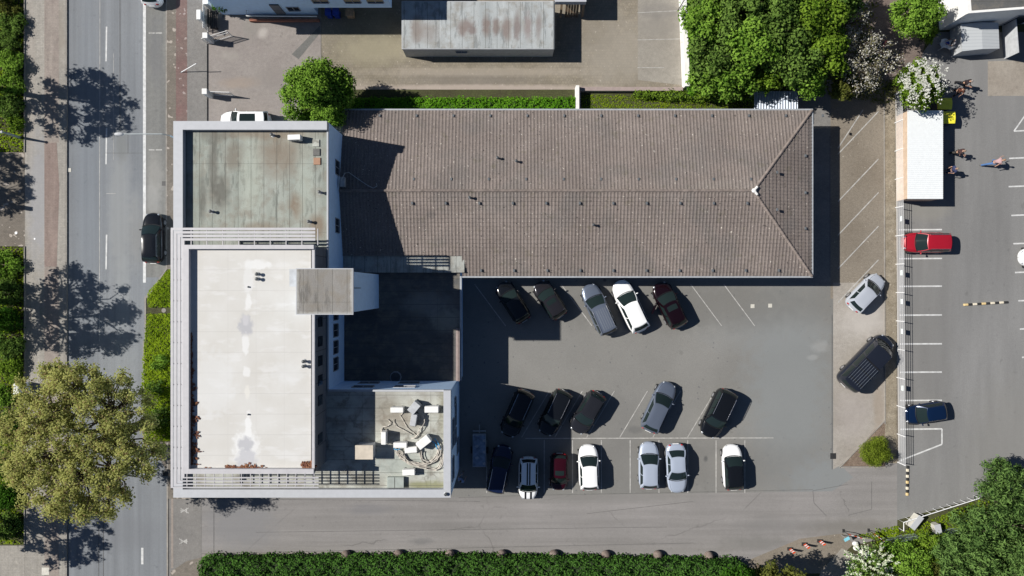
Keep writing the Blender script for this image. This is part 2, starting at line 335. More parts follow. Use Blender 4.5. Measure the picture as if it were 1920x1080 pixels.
for a, b in (((860, 933), (980, 929)), ((980, 929), (1524, 918)), ((400, 935), (900, 940)), ((1524, 920), (1526, 943)), ((1526, 943), (1550, 968)), ((1634, 903), (1634, 955)), ((1524, 920), (1590, 908)), ((1634, 955), (1590, 966)), ((401, 945), (401, 1040)), ((378, 1038), (1300, 1018)), ((1300, 940), (1100, 963)), ((480, 998), (1250, 988))):
    line(m, a, b, .035, .0135+random.Random(str(b)).random()*.002)
struct('asphalt_joints', m, M['tar'])
# ---------------------------------------------------------------- buildings
M['wall'] = plain('white_wall_shade_blue', (.56, .74, .95), .85, var=.05)  # white walls, blue sky-lit shade put into the base colour
M['cap'] = plain('parapet_cladding', (.4, .41, .43), .6, var=.04)
M['louvre'] = plain('louvre_metal', (.43, .42, .43), .5, var=.06)
M['glass'] = plain('window_glass', (.018, .025, .035), .08, spec=.6, var=.2)
M['frame'] = plain('window_frame', (.3, .31, .33), .5)
M['panel'] = NT('grey_cladding_panels', .6); t = M['panel']
c = t.mix(t.math('MAXIMUM', t.lines(1, 2.35, .05), t.lines(2, 1.15, .05)), (.14, .145, .16), (.03, .03, .035)); M['panel'] = t.done(c)
M['metal'] = plain('grey_metal', (.35, .36, .37), .45, .3)
M['gutter'] = plain('zinc_gutter', (.38, .4, .42), .45, .2)
M['pipe'] = plain('dark_plastic', (.05, .055, .06), .5)
M['brick'] = plain('red_brick', (.28, .12, .08), .9)
M['ltgrey'] = plain('light_grey_steel', (.42, .43, .44), .5)
M['box'] = plain('white_enamel', (.72, .71, .68), .5, var=.05)
def felt(name, c1, c2, z, axis, per, spots, extra=None, blot=None):
    t = NT(name, .9, 0, .25)
    st = (1.3, .22, 1) if axis == 0 else (.25, 1.2, 1)
    c = t.mix(t.range(t.noise(.7, 6, stretch=st, rough=.6), .35, .68), c1, c2)
    c = t.mix(t.range(t.noise(1.1, 6, rough=.65), .46, .66, 0, .6), c, (.2, .175, .14))
    st2 = tuple(k*1.8 for k in st); c = t.mix(t.range(t.noise(1., 6, stretch=st2, rough=.7), .53, .61, 0, .62 if axis == 0 else .3), c, tuple(k*.5 for k in c1)); c = t.mix(t.range(t.noise(1.2, 5, stretch=st2, rough=.7), .4, .3, 0, .4), c, tuple(min(1, k*1.3) for k in c2))
    if blot:
        v = t.n.new('ShaderNodeTexVoronoi'); v.feature = 'DISTANCE_TO_EDGE'; v.inputs['Scale'].default_value = blot[0]
        q = t.n.new('ShaderNodeTexNoise'); q.inputs['Scale'].default_value = 1.6; q.inputs['Detail'].default_value = 4; t.l.new(t.pos, q.inputs['Vector'])
        t.l.new(t.vec('ADD', t.pos, t.vec('MULTIPLY', q.outputs[1], (1.4, 1.4, 0))), v.inputs['Vector'])
        mm = t.math('MULTIPLY', t.range(v.outputs['Distance'], .0, .09, 1, 0), t.range(t.noise(.5, 3), .42, .55, 0, .55))
        c = t.mix(mm, c, blot[1])
    for s in spots: c = t.mix(t.math('MULTIPLY', t.spot(s[0], s[1], s[2], s[3], z, edge=.45, wob=.7, ns=2.2), s[5]), c, s[4])
    c = t.mix(t.math('MULTIPLY', t.lines(axis, per, .035, .3), .7), c, (.07, .07, .06))
    c = t.mix(t.math('MULTIPLY', t.lines(1-axis, 5.3, .03, 1.), .45), c, (.07, .07, .06))
    f = t.noise(20, 3)
    c = t.mix(1., c, t.mix(t.range(f, .3, .7), (.88,)*3, (1.12,)*3), 'MULTIPLY')
    return t.done(c, f, .2, .02)
br = (.2, .16, .12); gr = (.11, .105, .09)
M['feltA'] = felt('mossy_roofing_felt', (.235, .255, .225), (.315, .335, .3), 8.3, 0, .995,
    [(400, 320, 8, 70, gr, .7), (415, 360, 14, 30, gr, .8), (380, 370, 7, 40, gr, .6), (440, 290, 20, 25, (.17, .15, .12), .7), (555, 385, 12, 22, br, .9), (525, 290, 40, 35, br, .7), (500, 250, 90, 10, br, .7), (400, 255, 30, 12, gr, .5), (595, 425, 14, 22, br, .9), (490, 425, 30, 8, br, .6), (470, 330, 20, 60, (.36, .385, .33), .6), (570, 340, 15, 60, (.35, .38, .33), .5)])
M['feltC'] = felt('stained_roofing_felt', (.38, .385, .345), (.44, .45, .405), 8.3, 1, 1.0,
    [(720, 760, 30, 25, (.2, .18, .145), .6), (740, 790, 40, 20, br, .5), (830, 770, 8, 60, (.2, .19, .13), .5), (750, 870, 50, 22, (.3, .33, .3), .7), (690, 900, 25, 15, (.16, .15, .12), .7), (800, 910, 50, 8, (.2, .2, .1), .8), (760, 740, 80, 8, (.3, .29, .27), .4)], blot=(.55, (.12, .105, .085)))
M['feltG'] = felt('pale_garage_felt', (.3, .32, .32), (.38, .4, .4), 2.2, 0, 1.0,
    [(780, 55, 10, 22, (.19, .16, .14), .8), (800, 60, 20, 18, (.22, .19, .17), .6), (875, 48, 14, 10, (.2, .165, .15), .9), (868, 58, 10, 9, (.2, .165, .15), .9), (885, 56, 8, 8, (.19, .16, .15), .9), (912, 50, 7, 18, (.19, .155, .14), .95), (930, 50, 6, 17, (.19, .155, .14), .9), (950, 55, 8, 20, (.2, .165, .15), .9), (970, 52, 6, 24, (.19, .16, .15), .9), (990, 50, 7, 22, (.22, .18, .17), .8), (1010, 48, 5, 20, (.2, .17, .16), .7)])
M['feltT'] = felt('tower_felt', (.2, .19, .175), (.235, .225, .21), 13.57, 0, 1.02, [(660, 545, 3, 60, (.4, .4, .38), .7), (610, 588, 60, 3, (.38, .38, .36), .6), (557, 545, 3, 45, (.36, .36, .34), .6)])
M['feltD'] = felt('courtyard_felt', (.085, .085, .085), (.11, .11, .105), 3.35, 1, 1.1, [(840, 600, 30, 20, (.35, .33, .27), .5), (800, 570, 40, 20, (.26, .25, .23), .5)])
M['feltS'] = felt('link_felt', (.3, .31, .29), (.35, .36, .335), 3.5, 0, 1.1, [])
t = NT('white_roof_membrane', .75, 0, .3)
c = t.mix(t.range(t.noise(.45, 5), .35, .68), (.5, .485, .452), (.54, .53, .505))
c = t.mix(t.range(t.noise(.9, 4, stretch=(.6, 1.6, 1)), .55, .66, 0, .5), c, (.6, .595, .585))
c = t.mix(t.math('MULTIPLY', t.lines(1, 1.5, .04, .2), .5), c, (.4, .39, .37))
c = t.mix(t.math('MULTIPLY', t.lines(0, 2.05, .04, .2), .3), c, (.42, .41, .39))
for px, py, rx, ry, cc, am in ((482, 497, 28, 9, (.63, .63, .62), .8), (466, 520, 9, 30, (.6, .6, .59), .6), (466, 568, 6, 14, (.64, .64, .63), .7), (461, 610, 13, 19, (.36, .36, .38), .85), (461, 600, 6, 9, (.47, .46, .47), .7), (461, 645, 7, 18, (.64, .64, .63), .7), (463, 697, 7, 10, (.64, .64, .63), .7), (464, 735, 5, 12, (.62, .6, .55), .6),
    (466, 800, 6, 30, (.65, .65, .64), .8), (462, 840, 24, 30, (.64, .64, .63), .75), (462, 832, 14, 12, (.36, .36, .38), .8), (463, 862, 18, 22, (.4, .4, .42), .8), (545, 545, 24, 25, (.48, .46, .43), .4), (400, 720, 40, 60, (.57, .57, .56), .5), (540, 700, 30, 20, (.57, .57, .56), .4)):
    c = t.mix(t.math('MULTIPLY', t.spot(px, py, rx, ry, 11.4, edge=.22, wob=.6, ns=2.6), am), c, cc)
M['membrane'] = t.done(c, t.noise(3, 4), .15, .03)

def window(parent, wall, a0, a1, z0, z1, pos, out, name='window'):
    """wall 'x' = plane x=pos spanning y a0..a1; 'y' = plane y=pos spanning x a0..a1; out = +-1 outward"""
    m = MB(); f = .06; d = .05*out
    def bx(u0, u1, w0, w1, p0, p1, mb):
        if wall == 'x': mb.box(p0, p1, u0, u1, w0, w1)
        else: mb.box(u0, u1, p0, p1, w0, w1)
    bx(a0, a1, z0-f, z0, pos-.02*out, pos+d*2, m); bx(a0, a1, z1, z1+f, pos-.02*out, pos+d, m)
    bx(a0-f, a0, z0-f, z1+f, pos-.02*out, pos+d, m); bx(a1, a1+f, z0-f, z1+f, pos-.02*out, pos+d, m)
    mid = (a0+a1)/2; bx(mid-.025, mid+.025, z0, z1, pos-.02*out, pos+d*.9, m)
    o = m.build(name, M['frame'], parent)
    m = MB(); bx(a0, mid-.025, z0, z1, pos-.02*out, pos+d*.35, m); bx(mid+.025, a1, z0, z1, pos-.02*out, pos+d*.35, m); m.build('pane', M['glass'], o)
    return o
XW, XE, YN, YC, YS, XC = -25.95, -14.18, 12.79, -7.85, -16.06, -4.7
B = thing('office_block', 'white L-shaped office block with mossy flat roofs, a white penthouse roof and grey stair tower', 'office building', (-20, 0, 0))
L = [(XW, YS), (XC, YS), (XC, YC), (XE, YC), (XE, YN), (XW, YN)]
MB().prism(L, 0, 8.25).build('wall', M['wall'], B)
e = .01
MB().sheet([(XW+.5, YC+.2), (XE-.05, YC+.2), (XE-.05, YN-.5), (XW+.5, YN-.5)], 8.3).build('mossy_roof', M['feltA'], B)
MB().sheet([(XW+.5, YS+.5), (XC-.5, YS+.5), (XC-.5, YC-.1), (XE, YC-.1), (XE-.05, YC+.2), (XW+.5, YC+.2)], 8.3).build('stained_roof', M['feltC'], B)
m = MB()
m.box(XW, XW+.72, YS, YN, 8.25, 8.8); m.box(XW+.72, XE, YN-.66, YN, 8.25, 8.802); m.box(XW+.72, XC, YS, YS+.62, 8.25, 8.802); m.box(XC-.55, XC, YS+.62, YC, 8.25, 8.8)
m.box(XE, XC-.55, YC-.14, YC, 8.25, 8.45); m.box(XE-.12, XE, YC, YN-.66, 8.25, 8.42)
m.build('parapet', M['cap'], B)
# windows
for i in range(7):
    y = -6.6+i*1.35
    if y < 3 and not (-2.4 < y < 2): window(B, 'x', y, y+1.0, 5.6, 6.9, XE, 1)
for y in (4.5, 9.2): window(B, 'x', y, y+1.1, 5.2, 6.3, XE, 1)
for z in (4.3, 6.6):
    for x in (-12.6, -9.3): window(B, 'y', x, x+1.6, z, z+.75, YC, 1)
for y0, y1, z in ((-9.6, -9.0, 4.4), (-12.6, -10.4, 6.4), (-11.4, -9.6, 4.1), (-14.2, -12.9, 1.9), (-15.2, -13.4, 6.4), (-12.8, -11.6, 4.1)): window(B, 'x', y0, y1, z, z+1.1, XC, 1)
for z in (1.0, 4.6):
    for i in range(10): window(B, 'x', YS+1.4+i*2.8, YS+3.2+i*2.8, z, z+1.5, XW, -1)
    for i in range(7): window(B, 'y', XW+1.3+i*2.9, XW+3.1+i*2.9, z, z+1.4, YS, -1)
for i in range(3): window(B, 'y', XW+1.5+i*3.5, XW+3.5+i*3.5, 4.6, 6, YN, 1)
# penthouse
PH = 11.85
px0, px1, py0, py1 = -23.75, -14.33, -13.42, 3.12
P = MB().box(px0+.4, px1-.02, py0+.02, py1-.1, 8.29, 11.3).build('penthouse', M['panel'], B)
MB().sheet([(px0+.3, py0+.28), (px1-.3, py0+.28), (px1-.3, py1-.2), (px0+.3, py1-.2)], 11.45).build('membrane_roof', M['membrane'], P)
m = MB(); m.box(px0-.02, px0+.4, py0, py1, 11.3, PH); m.box(px0+.4, px1, py0, py0+.34, 11.3, PH-.002); m.box(px0+.4, px1, py1-.3, py1, 11.3, PH-.002); m.box(px1-.2, px1, py0+.34, py1-.3, 11.3, 11.6)
m.build('roof_edge', M['louvre'], P)
M['winframe'] = M['frame']
for i, y in enumerate((-2.9, -4.35, -5.8, -7.25, -8.75, -11.6)):
    m = MB(); m.box(px1-.03, px1+.03, y, y+.75, 9.55, 10.65); m.build('penthouse_window', M['glass'], P)
# louvre bands (pergola) round the penthouse
m = MB()
ox, oy0, oy1 = -24.78, -14.42, 4.28
for k in range(4):
    y = py1+.32+k*.255; x = ox+.02+(3-k)*.265
    m.box(x, px1+.05, y, y+.17, 11.55, 11.62)
    y = py0-.3-k*.235; m.box(x, px1+.3, y-.085, y, 11.55, 11.63)
    m.box(x, x+(.17 if k else .2), py0-.3-k*.235, py1+.32+k*.255, 11.56, 11.635)
yy = py0-.3
for i in range(15):
    x = px0+.1+i*.66
    if x < px1: m.box(x, x+.05, py0-1.06, py0, 11.47, 11.545)
for i in range(9):
    x = px0+.4+i*1.15; m.box(x, x+.06, py1, py1+1.2, 11.47, 11.545)
for i in range(22):
    y = py0+.3+i*.76
    if i % 2 == 0: m.box(ox, px0, y, y+.05, 11.47, 11.545)
m.build('louvre', M['louvre'], P)
# stair tower
tx0, tx1, ty0, ty1 = -15.07, -11.08, -1.86, 1.375
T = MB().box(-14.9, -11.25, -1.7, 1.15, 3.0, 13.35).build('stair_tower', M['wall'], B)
MB().box(tx0, tx1, ty0, ty1, 13.35, 13.55).build('tower_edge', M['cap'], T)
MB().sheet([(tx0+.05, ty0+.06), (tx1-.06, ty0+.06), (tx1-.06, ty1-.06), (tx0+.05, ty1-.06)], 13.56).build('tower_roof', M['feltT'], T)
MB().box(-15.9, -14.9, .1, 1.35, 12.0, 12.4).build('door_canopy', M['ltgrey'], T)
m = MB(); m.box(-11.24, -11.2, -.02, .02, 10.5, 12.6); m.build('conduit', M['pipe'], T)
# ---- things on the roofs
def rloc(px, py, z): x, y = G(px, py, z); return x, y
t = NT('leaf_litter', .95); c = t.mix(t.range(t.noise(4, 3), .4, .6), (.13, .05, .035), (.24, .11, .055)); M['litter'] = t.done(c)
rng = random.Random(3)
m = MB()
def scatter(m, n, fx, z, s0=.05, s1=.12):
    for i in range(n):
        x, y = fx(); a = rng.random()*6.3; s = rng.uniform(s0, s1); zz = z+rng.uniform(.01, .07)
        m.add([(x+s*math.cos(a+k*1.57), y+s*math.sin(a+k*1.57), zz+rng.uniform(-.03, .05)) for k in range(4)], [(0, 1, 2, 3)])
def g1():
    py = rng.uniform(625, 872); wd = (2+13*max(0, (py-660)/200))*abs(math.sin(py*.21)+.4*math.sin(py*.7)+.5); px = 357.5+rng.random()**1.8*wd; return G(px, py, 11.5)
scatter(m, 900, g1, 11.46)
for cx, cy, rx, ry, n in ((577, 876, 9, 8, 220), (434, 880, 12, 4, 120), (360, 882, 12, 3, 80), (458, 879, 24, 6, 160), (545, 883, 20, 2, 50), (390, 881, 20, 3, 30), (498, 882, 25, 3, 60)):
    scatter(m, n, lambda: G(cx+rng.gauss(0, rx*.6), min(884, cy+rng.gauss(0, ry*.6)), 11.5), 11.46)
tag(m.build('leaf_litter', M['litter']), 'red brown leaf litter gathered along the white roof edge', 'leaf litter', kind='stuff')
def vent(px, py, z, label, h=.28, r=.09, group='pipe vents on the roofs'):
    x, y = rloc(px, py, z); t = thing('roof_vent', label, 'vent', (x, y, z), 0, group)
    m = MB(); m.lathe([(r*1.8, 0), (r, .03), (r, h)], (x, y, z), 10); m.build('vent_pipe', M['metal'], t)
    m = MB(); m.lathe([(.001, h+.09), (r*1.5, h+.05), (r*1.5, h), (.001, h)], (x, y, z), 10); m.build('vent_cap', M['pipe'], t)
G1 = 'pipe vents in pairs on the white roof'
for (px, py, w) in ((484, 514, 'upper'), (484, 523, 'lower')): vent(px, py, 11.46, 'small dark vent on the white roof by the star-shaped white stain, %s of the pair' % w, group=G1)
for (px, py, w) in ((571, 677, 'upper'), (571, 686, 'lower')): vent(px, py, 11.46, 'small dark vent near the white roof east edge, %s of the pair below the tower' % w, group=G1)
for px, py, d in ((466, 538, 'small outlet cap below the star-shaped stain on the white roof'), (466, 777, 'small outlet cap above the cone-shaped stain on the white roof')): vent(px, py, 11.46, d, .05, .04)
for px, py, d in ((398, 397, 'dark pipe vent in the lower left of the mossy roof'), (601, 361, 'dark pipe vent near the right edge of the mossy roof, middle'), (581, 416, 'dark pipe vent near the louvres at the mossy roof corner'), (512, 254, 'dark pipe vent left of the white air conditioner on the mossy roof')): vent(px, py, 8.3, d, .35)
vent(836, 926, 8.8, 'dark stub on the parapet corner above the driveway', .12, .09)
vent(742, 707, 3.35, 'round grey dome on the dark courtyard roof by the white wall', .1, .28)
def acunit(px, py, lx, ly, h, ang, label, z=8.3, mat='box', fan=True, g='air conditioners among the cables on the stained roof'):
    k = (HC-z-h)/FP; x, y = rloc(px, py, z+h); t = thing('air_conditioner', label, 'air conditioner', (x, y, z), 0, g)
    a = math.radians(ang)
    MB().rbox(x, y, lx*k, ly*k, z+.08, z+h, a, .03).build('casing', M[mat], t)
    for s in (-.35, .35):
        m = MB(); m.rbox(x+s*lx*k*math.cos(a), y+s*lx*k*math.sin(a), .06, ly*k*1.15, z, z+.08, a); m.build('foot', M['pipe'], t)
    if fan:
        r = h*.36; nx, ny = -math.sin(a), math.cos(a); m = MB(); ps = []
        for q in range(13): u = 6.283*q/12; ps.append((x-nx*(ly*k/2+.01)+math.cos(a)*r*math.cos(u), y-ny*(ly*k/2+.01)+math.sin(a)*r*math.cos(u), z+.08+h/2+r*math.sin(u)*.95))
        m.tube(ps, .015, 4); m.build('fan_guard', M['pipe'], t)
acunit(744, 769, 24, 10, .65, 0, 'white air conditioner, uppermost left of the cluster on the stained roof')
acunit(776, 765, 15, 22, .85, -40, 'weathered grey air conditioner tilted, at the top middle of the cable tangle', mat='ltgrey')
acunit(775, 788, 11, 22, .75, -10, 'weathered grey air conditioner below the tilted one', mat='ltgrey')
acunit(809, 768, 26, 12, .65, 0, 'white air conditioner closest to the east parapet at the top')
acunit(719, 822, 9, 24, .85, 0, 'narrow white air conditioner standing upright left of the cables')
acunit(750, 835, 25, 10, .6, 0, 'white air conditioner right of the upright narrow one')
acunit(770, 844, 23, 11, .5, 4, 'white air conditioner in the middle of the cable loops')
acunit(794, 830, 27, 15, .75, 38, 'white air conditioner turned diagonally beside the blue hose ends')
acunit(766, 886, 23, 11, .6, 2, 'white air conditioner alone below the cable loops')
acunit(551, 257, 24, 10, .7, 2, 'white air conditioner on the mossy roof by the north parapet', g='air conditioners on roofs')
M['beigebox'] = plain('beige_sheet', (.5, .44, .36), .7)
x, y = G(683, 848, 9.5); t = thing('roof_hatch', 'tall beige box standing at the shadow edge on the stained roof', 'roof hatch', (x, y, 8.3))
MB().bev(x-.62, x+.62, y-.5, y+.5, 8.3, 9.45, .02).build('casing', M['ltgrey'], t); MB().bev(x-.68, x+.68, y-.54, y+.54, 9.45, 9.55, .02).build('lid', M['beigebox'], t)
x, y = G(742, 905, 8.6); t = thing('roof_box', 'low green grey box by the south parapet of the stained roof', 'box', (x, y, 8.3))
M['greenbox'] = plain('green_grey_sheet', (.3, .33, .3), .7)
MB().bev(x-.66, x+.62, y-.4, y+.42, 8.3, 8.62, .02).build('casing', M['greenbox'], t); MB().box(x-.1, x-.07, y-.4, y+.42, 8.62, 8.635).build('seam', M['joint'], t)
M['cable'] = plain('pale_cable', (.5, .46, .4), .6); M['blue'] = plain('blue_hose', (.06, .25, .45), .4)
def curve(pts, z, n=24, jit=0):
    out = []; P = [Vector((*G(a, b, z), 0)) for a, b in pts]; P = [P[0]]+P+[P[-1]]
    for i in range(1, len(P)-2):
        for k in range(8):
            u = k/8; a, b, c, d = P[i-1:i+3]
            q = .5*((2*b)+(-a+c)*u+(2*a-5*b+4*c-d)*u*u+(-a+3*b-3*c+d)*u**3); out.append((q.x, q.y, z+jit*math.sin(i*2+k*.7)))
    out.append((P[-2].x, P[-2].y, z)); return out
cabs = [([(743, 845), (752, 858), (775, 871), (800, 878), (818, 880), (827, 868), (828, 850)], 4), ([(752, 850), (768, 866), (790, 870), (810, 866), (822, 850), (824, 836)], 4), ([(787, 846), (792, 862), (806, 868), (820, 858), (824, 842)], 4), ([(746, 845), (756, 853), (762, 866), (784, 872), (800, 876)], 3),
    ([(750, 778), (757, 790), (764, 802), (776, 812), (782, 818)], 1), ([(737, 786), (742, 798), (756, 806), (772, 815)], 1), ([(785, 800), (784, 812), (776, 820), (770, 822)], 2), ([(792, 778), (796, 790), (790, 802), (782, 812)], 1), ([(752, 766), (758, 762), (756, 772), (752, 778)], 1), ([(715, 812), (716, 802), (728, 798), (732, 792), (726, 786)], 1)]
ci = 0
for pts, n in cabs:
    for k in range(n):
        dx, dy = rng.uniform(-3, 3)*(n > 1), rng.uniform(-3, 3)*(n > 1); m = MB(); m.tube(curve([(a+dx+rng.uniform(-1.5, 1.5)*(n > 1), b+dy+rng.uniform(-1.5, 1.5)*(n > 1)) for a, b in pts], 8.36+.05*ci % .25, jit=.03), .033, 5)
        o = recenter(m.build('cable', M['cable']), (*G(pts[0][0]+dx, pts[0][1]+dy, 8.3), 8.3)); ci += 1
        lab = {(743, 4): 'pale cable of the widest loop sweeping below the air conditioners', (752, 4): 'pale cable of the inner loop beside the widest one', (787, 4): 'pale cable of the short loop under the diagonal air conditioner', (746, 3): 'pale cable of the flat bundle at the bottom left of the loops',
            (750, 1): 'single pale cable by the upper left weathered unit', (737, 1): 'single pale cable crossing bare felt left of the cluster', (785, 2): 'pale cable in the pair beneath the lower weathered unit', (792, 1): 'single pale cable right of the lower weathered unit', (752, 1): 'short hooked pale cable by the uppermost left unit', (715, 1): 'thin pale cable bending left of the upright narrow unit'}[(pts[0][0], n)]
        tag(o, lab, 'cable', 'pale cables on the stained roof')
for pts, d in (([(808, 826), (816, 832), (820, 842)], 'blue hose end left of another beside the diagonal air conditioner'), ([(815, 822), (822, 832), (826, 843)], 'blue hose end nearest the east parapet'), ([(738, 841), (744, 843), (750, 842)], 'short blue hose under the middle left air conditioner')):
    tag(recenter(MB().tube(curve(pts, 8.5), .05, 6).build('hose', M['blue']), (*G(*pts[0], 8.3), 8.3)), d, 'hose', 'blue hoses on the stained roof')
M['tileslab'] = plain('terracotta_slab', (.34, .2, .13), .85)
for (px, py, mt, d) in ((592, 268, 'feltC', 'square grey slab on the mossy roof, uppermost of three'), (593, 285, 'darkpatch', 'square dark slab on the mossy roof between two others'), (594, 302, 'tileslab', 'square orange slab on the mossy roof, lowest of three')):
    x, y = G(px, py, 8.4); tag(recenter(MB().bev(x-.26, x+.26, y-.27, y+.27, 8.3, 8.38, .01).build('paving_slab', M[mt]), (x, y, 8.3)), d, 'slab', 'slabs on the mossy roof')
# ---- tiled hall
eav, rid = 3.4, 5.05
wx0, wx1, wy0, wy1, yr, hx = -14.17, 25.3, 1.0, 15.0, 7.98, 19.8
Hh = thing('tiled_hall', 'long low hall with a brown tiled hipped roof and pale gutters', 'hall', (6, 8, 0))
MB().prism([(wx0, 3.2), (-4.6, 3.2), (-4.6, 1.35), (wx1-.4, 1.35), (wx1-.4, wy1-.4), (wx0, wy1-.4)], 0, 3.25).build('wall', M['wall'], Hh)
t = NT('brown_roof_tiles', .8, 0, .3)
c = t.mix(t.range(t.noise(.25, 6), .35, .65), (.158, .132, .119), (.208, .175, .157))
c = t.mix(t.range(t.noise(2.5, 3, stretch=(1, .4, 1)), .4, .7, 0, .5), c, (.155, .128, .113))
c = t.mix(t.math('GREATER_THAN', t.noise(5.5, 2), .715), c, (.5, .46, .4))
v = t.vec('ADD', t.pos, (37.3, 11.1, 0)); c = t.mix(t.math('GREATER_THAN', t.noise(6, 2, v=v), .69), c, (.035, .03, .028))
c = t.mix(t.range(t.noise(.35, 3, v=v), .5, .65, 0, .35), c, (.12, .115, .11)); c = t.mix(t.range(t.noise(1.4, 5, v=v, rough=.7), .56, .7, 0, .5), c, (.12, .105, .07)); c = t.mix(t.math('MULTIPLY', t.spot(1370, 350, 70, 14, 5, wob=.8, ns=4), .12), c, (.34, .32, .28)); c = t.mix(t.math('MULTIPLY', t.spot(808, 402, 9, 7, 4.8, wob=.1), .5), c, (.1, .09, .085))
c = t.mix(1., c, t.mix(t.range(t.noise(9, 2), .3, .7), (.82,)*3, (1.18,)*3), 'MULTIPLY')
M['tiles'] = t.done(c)
def slope(x0, x1, ye, y_top, lim, zsl, ribp=.285, cp=.34):
    """ribbed and stepped tile surface; eave at ye, rises to y_top; lim(x) = furthest y for that x"""
    sgn = 1 if y_top > ye else -1; n = int((x1-x0)/ribp*6); nc = int(abs(y_top-ye)/cp)
    xs = np.linspace(x0, x1, n+1); rows = []
    for k in range(nc+1):
        rows.append((k*cp, .0 if k == 0 else .045)); rows.append((min((k+1)*cp-.004, abs(y_top-ye)), 0.))
    vs = []; fs = []
    for (d, lift) in rows:
        for x in xs:
            y = ye+sgn*d; L = lim(x)
            y = min(y, L) if sgn > 0 else max(y, L)
            dd = abs(y-ye); rib = .022*max(-.35, math.cos(2*math.pi*(x-x0)/ribp))
            vs.append((x, y, eav+(rid-eav)*dd/zsl+rib+lift))
    w = n+1
    for j in range(len(rows)-1):
        for i in range(n):
            q = (j*w+i, j*w+i+1, (j+1)*w+i+1, (j+1)*w+i)
            if abs(vs[q[0]][1]-vs[q[3]][1]) < 1e-5 and abs(vs[q[1]][1]-vs[q[2]][1]) < 1e-5: continue
            fs.append(q if sgn > 0 else q[::-1])
    return vs, fs
hipS = lambda x: yr if x <= hx else wy0+(wx1-x)/(wx1-hx)*(yr-wy0)
hipN = lambda x: yr if x <= hx else wy1-(wx1-x)/(wx1-hx)*(wy1-yr)
MB().add(*slope(-4.2, wx1, wy0, yr, hipS, yr-wy0)).build('south_roof_slope', M['tiles'], Hh)
def cut(vs, fs, y0):   # the slope beside the flat-roofed link starts higher up
    return vs, fs
vs, fs = slope(wx0, -4.2, wy0, yr, hipS, yr-wy0); keep = [f for f in fs if min(vs[i][1] for i in f) > 2.55]
MB().add(vs, keep).build('south_roof_slope', M['tiles'], Hh)
MB().add(*slope(wx0, wx1, wy1, yr, hipN, wy1-yr)).build('north_roof_slope', M['tiles'], Hh)
# hip end, built as a slope along x then swapped
def hip():
    ribp, cp = .285, .34; n = int((wy1-wy0)/ribp*6); ys = np.linspace(wy0, wy1, n+1); nc = int((wx1-hx)/cp)
    rows = []
    for k in range(nc+1): rows.append((k*cp, .0 if k == 0 else .045)); rows.append((min((k+1)*cp-.004, wx1-hx), 0.))
    vs = []; fs = []; w = n+1
    for d, lift in rows:
        for y in ys:
            L = (wx1-hx)*((y-wy0)/(yr-wy0) if y < yr else (wy1-y)/(wy1-yr)); dd = min(d, max(L, 0))
            vs.append((wx1-dd, y, eav+(rid-eav)*dd/(wx1-hx)+lift+.022*max(-.35, math.cos(2*math.pi*(y-wy0)/ribp))))
    for j in range(len(rows)-1):
        for i in range(n):
            q = (j*w+i, j*w+i+1, (j+1)*w+i+1, (j+1)*w+i)
            if abs(vs[q[0]][0]-vs[q[3]][0]) < 1e-5 and abs(vs[q[1]][0]-vs[q[2]][0]) < 1e-5: continue
            fs.append(q)
    return vs, fs
MB().add(*hip()).build('hip_end', M['tiles'], Hh)
M['ridge'] = plain('ridge_tiles', (.2, .165, .145), .85, var=.3)
def ridge(a, b, name):
    a, b = Vector(a), Vector(b); n = int((b-a).length/.4); m = MB()
    for i in range(n):
        p, q = a+(b-a)*i/n, a+(b-a)*(i+1.08)/n; m.tube([p, q], [.13, .105], 8)
    m.build(name, M['ridge'], Hh)
ridge((wx0, yr, rid+.0), (hx, yr, rid+.0), 'ridge_cap'); ridge((wx1, wy0, eav), (hx, yr, rid), 'hip_cap'); ridge((wx1, wy1, eav), (hx, yr, rid), 'hip_cap')
m = MB(); m.ball((hx, yr, rid+.12), .2, 8, 5, (1, 1, .5)); m.tube([(hx, yr, rid+.13), (hx+.3, yr+.32, rid+.06)], .1, 6); m.tube([(hx, yr, rid+.13), (hx+.3, yr-.32, rid+.06)], .1, 6); m.build('ridge_junction', M['box'], Hh)
m = MB(); m.box(-4.25, wx1+.1, wy0-.13, wy0-.005, eav-.14, eav-.01); m.box(wx1+.005, wx1+.13, wy0-.005, wy1+.005, eav-.14, eav-.012); m.box(wx0, wx1+.1, wy1+.005, wy1+.13, eav-.14, eav-.01); m.box(-4.4, -4.25, -7.8, wy0, eav-.1, eav+.03)
m.build('gutter', M['gutter'], Hh)
hk = None; M['hook'] = plain('lead_grey', (.1, .11, .12), .6)
def hook(px, py, z, dx=0, dy=0):
    global hk
    x, y = G(px, py, z)
    if hk is None:
        m = MB(); m.rbox(0, 0, .16, .22, .0, .1, 0, .02); m.box(-.07, .07, -.12, -.1, .02, .16); hk = m.build('snow_guard', M['hook'], Hh, local=True); o = hk
    else:
        o = hk.copy(); COL.objects.link(o); o.parent = Hh
    o.location = Vector((x, y, z))-Vector(Hh.location)
for i in range(13): hook(709+i*69.2+3, 217, 3.55)
for i in range(10): hook(776+i*70.2, 336, 4.8)
for i in range(11): hook(773+i*62.8, 381, 4.9)
for i in range(10): hook(902+i*62, 507, 3.6)
for px, py, z in ((1457, 323, 4.75), (1457, 393, 4.75), (1510, 292, 3.65), (1510, 361, 3.65), (1510, 428, 3.65)): hook(px, py, z)
def rf(px, py): # height of tile roof under a pixel
    z = 4.3
    for _ in range(6):
        x, y = G(px, py, z); z = eav+(rid-eav)*(min((y-wy0)/(yr-wy0), (wy1-y)/(wy1-yr)))
    return z
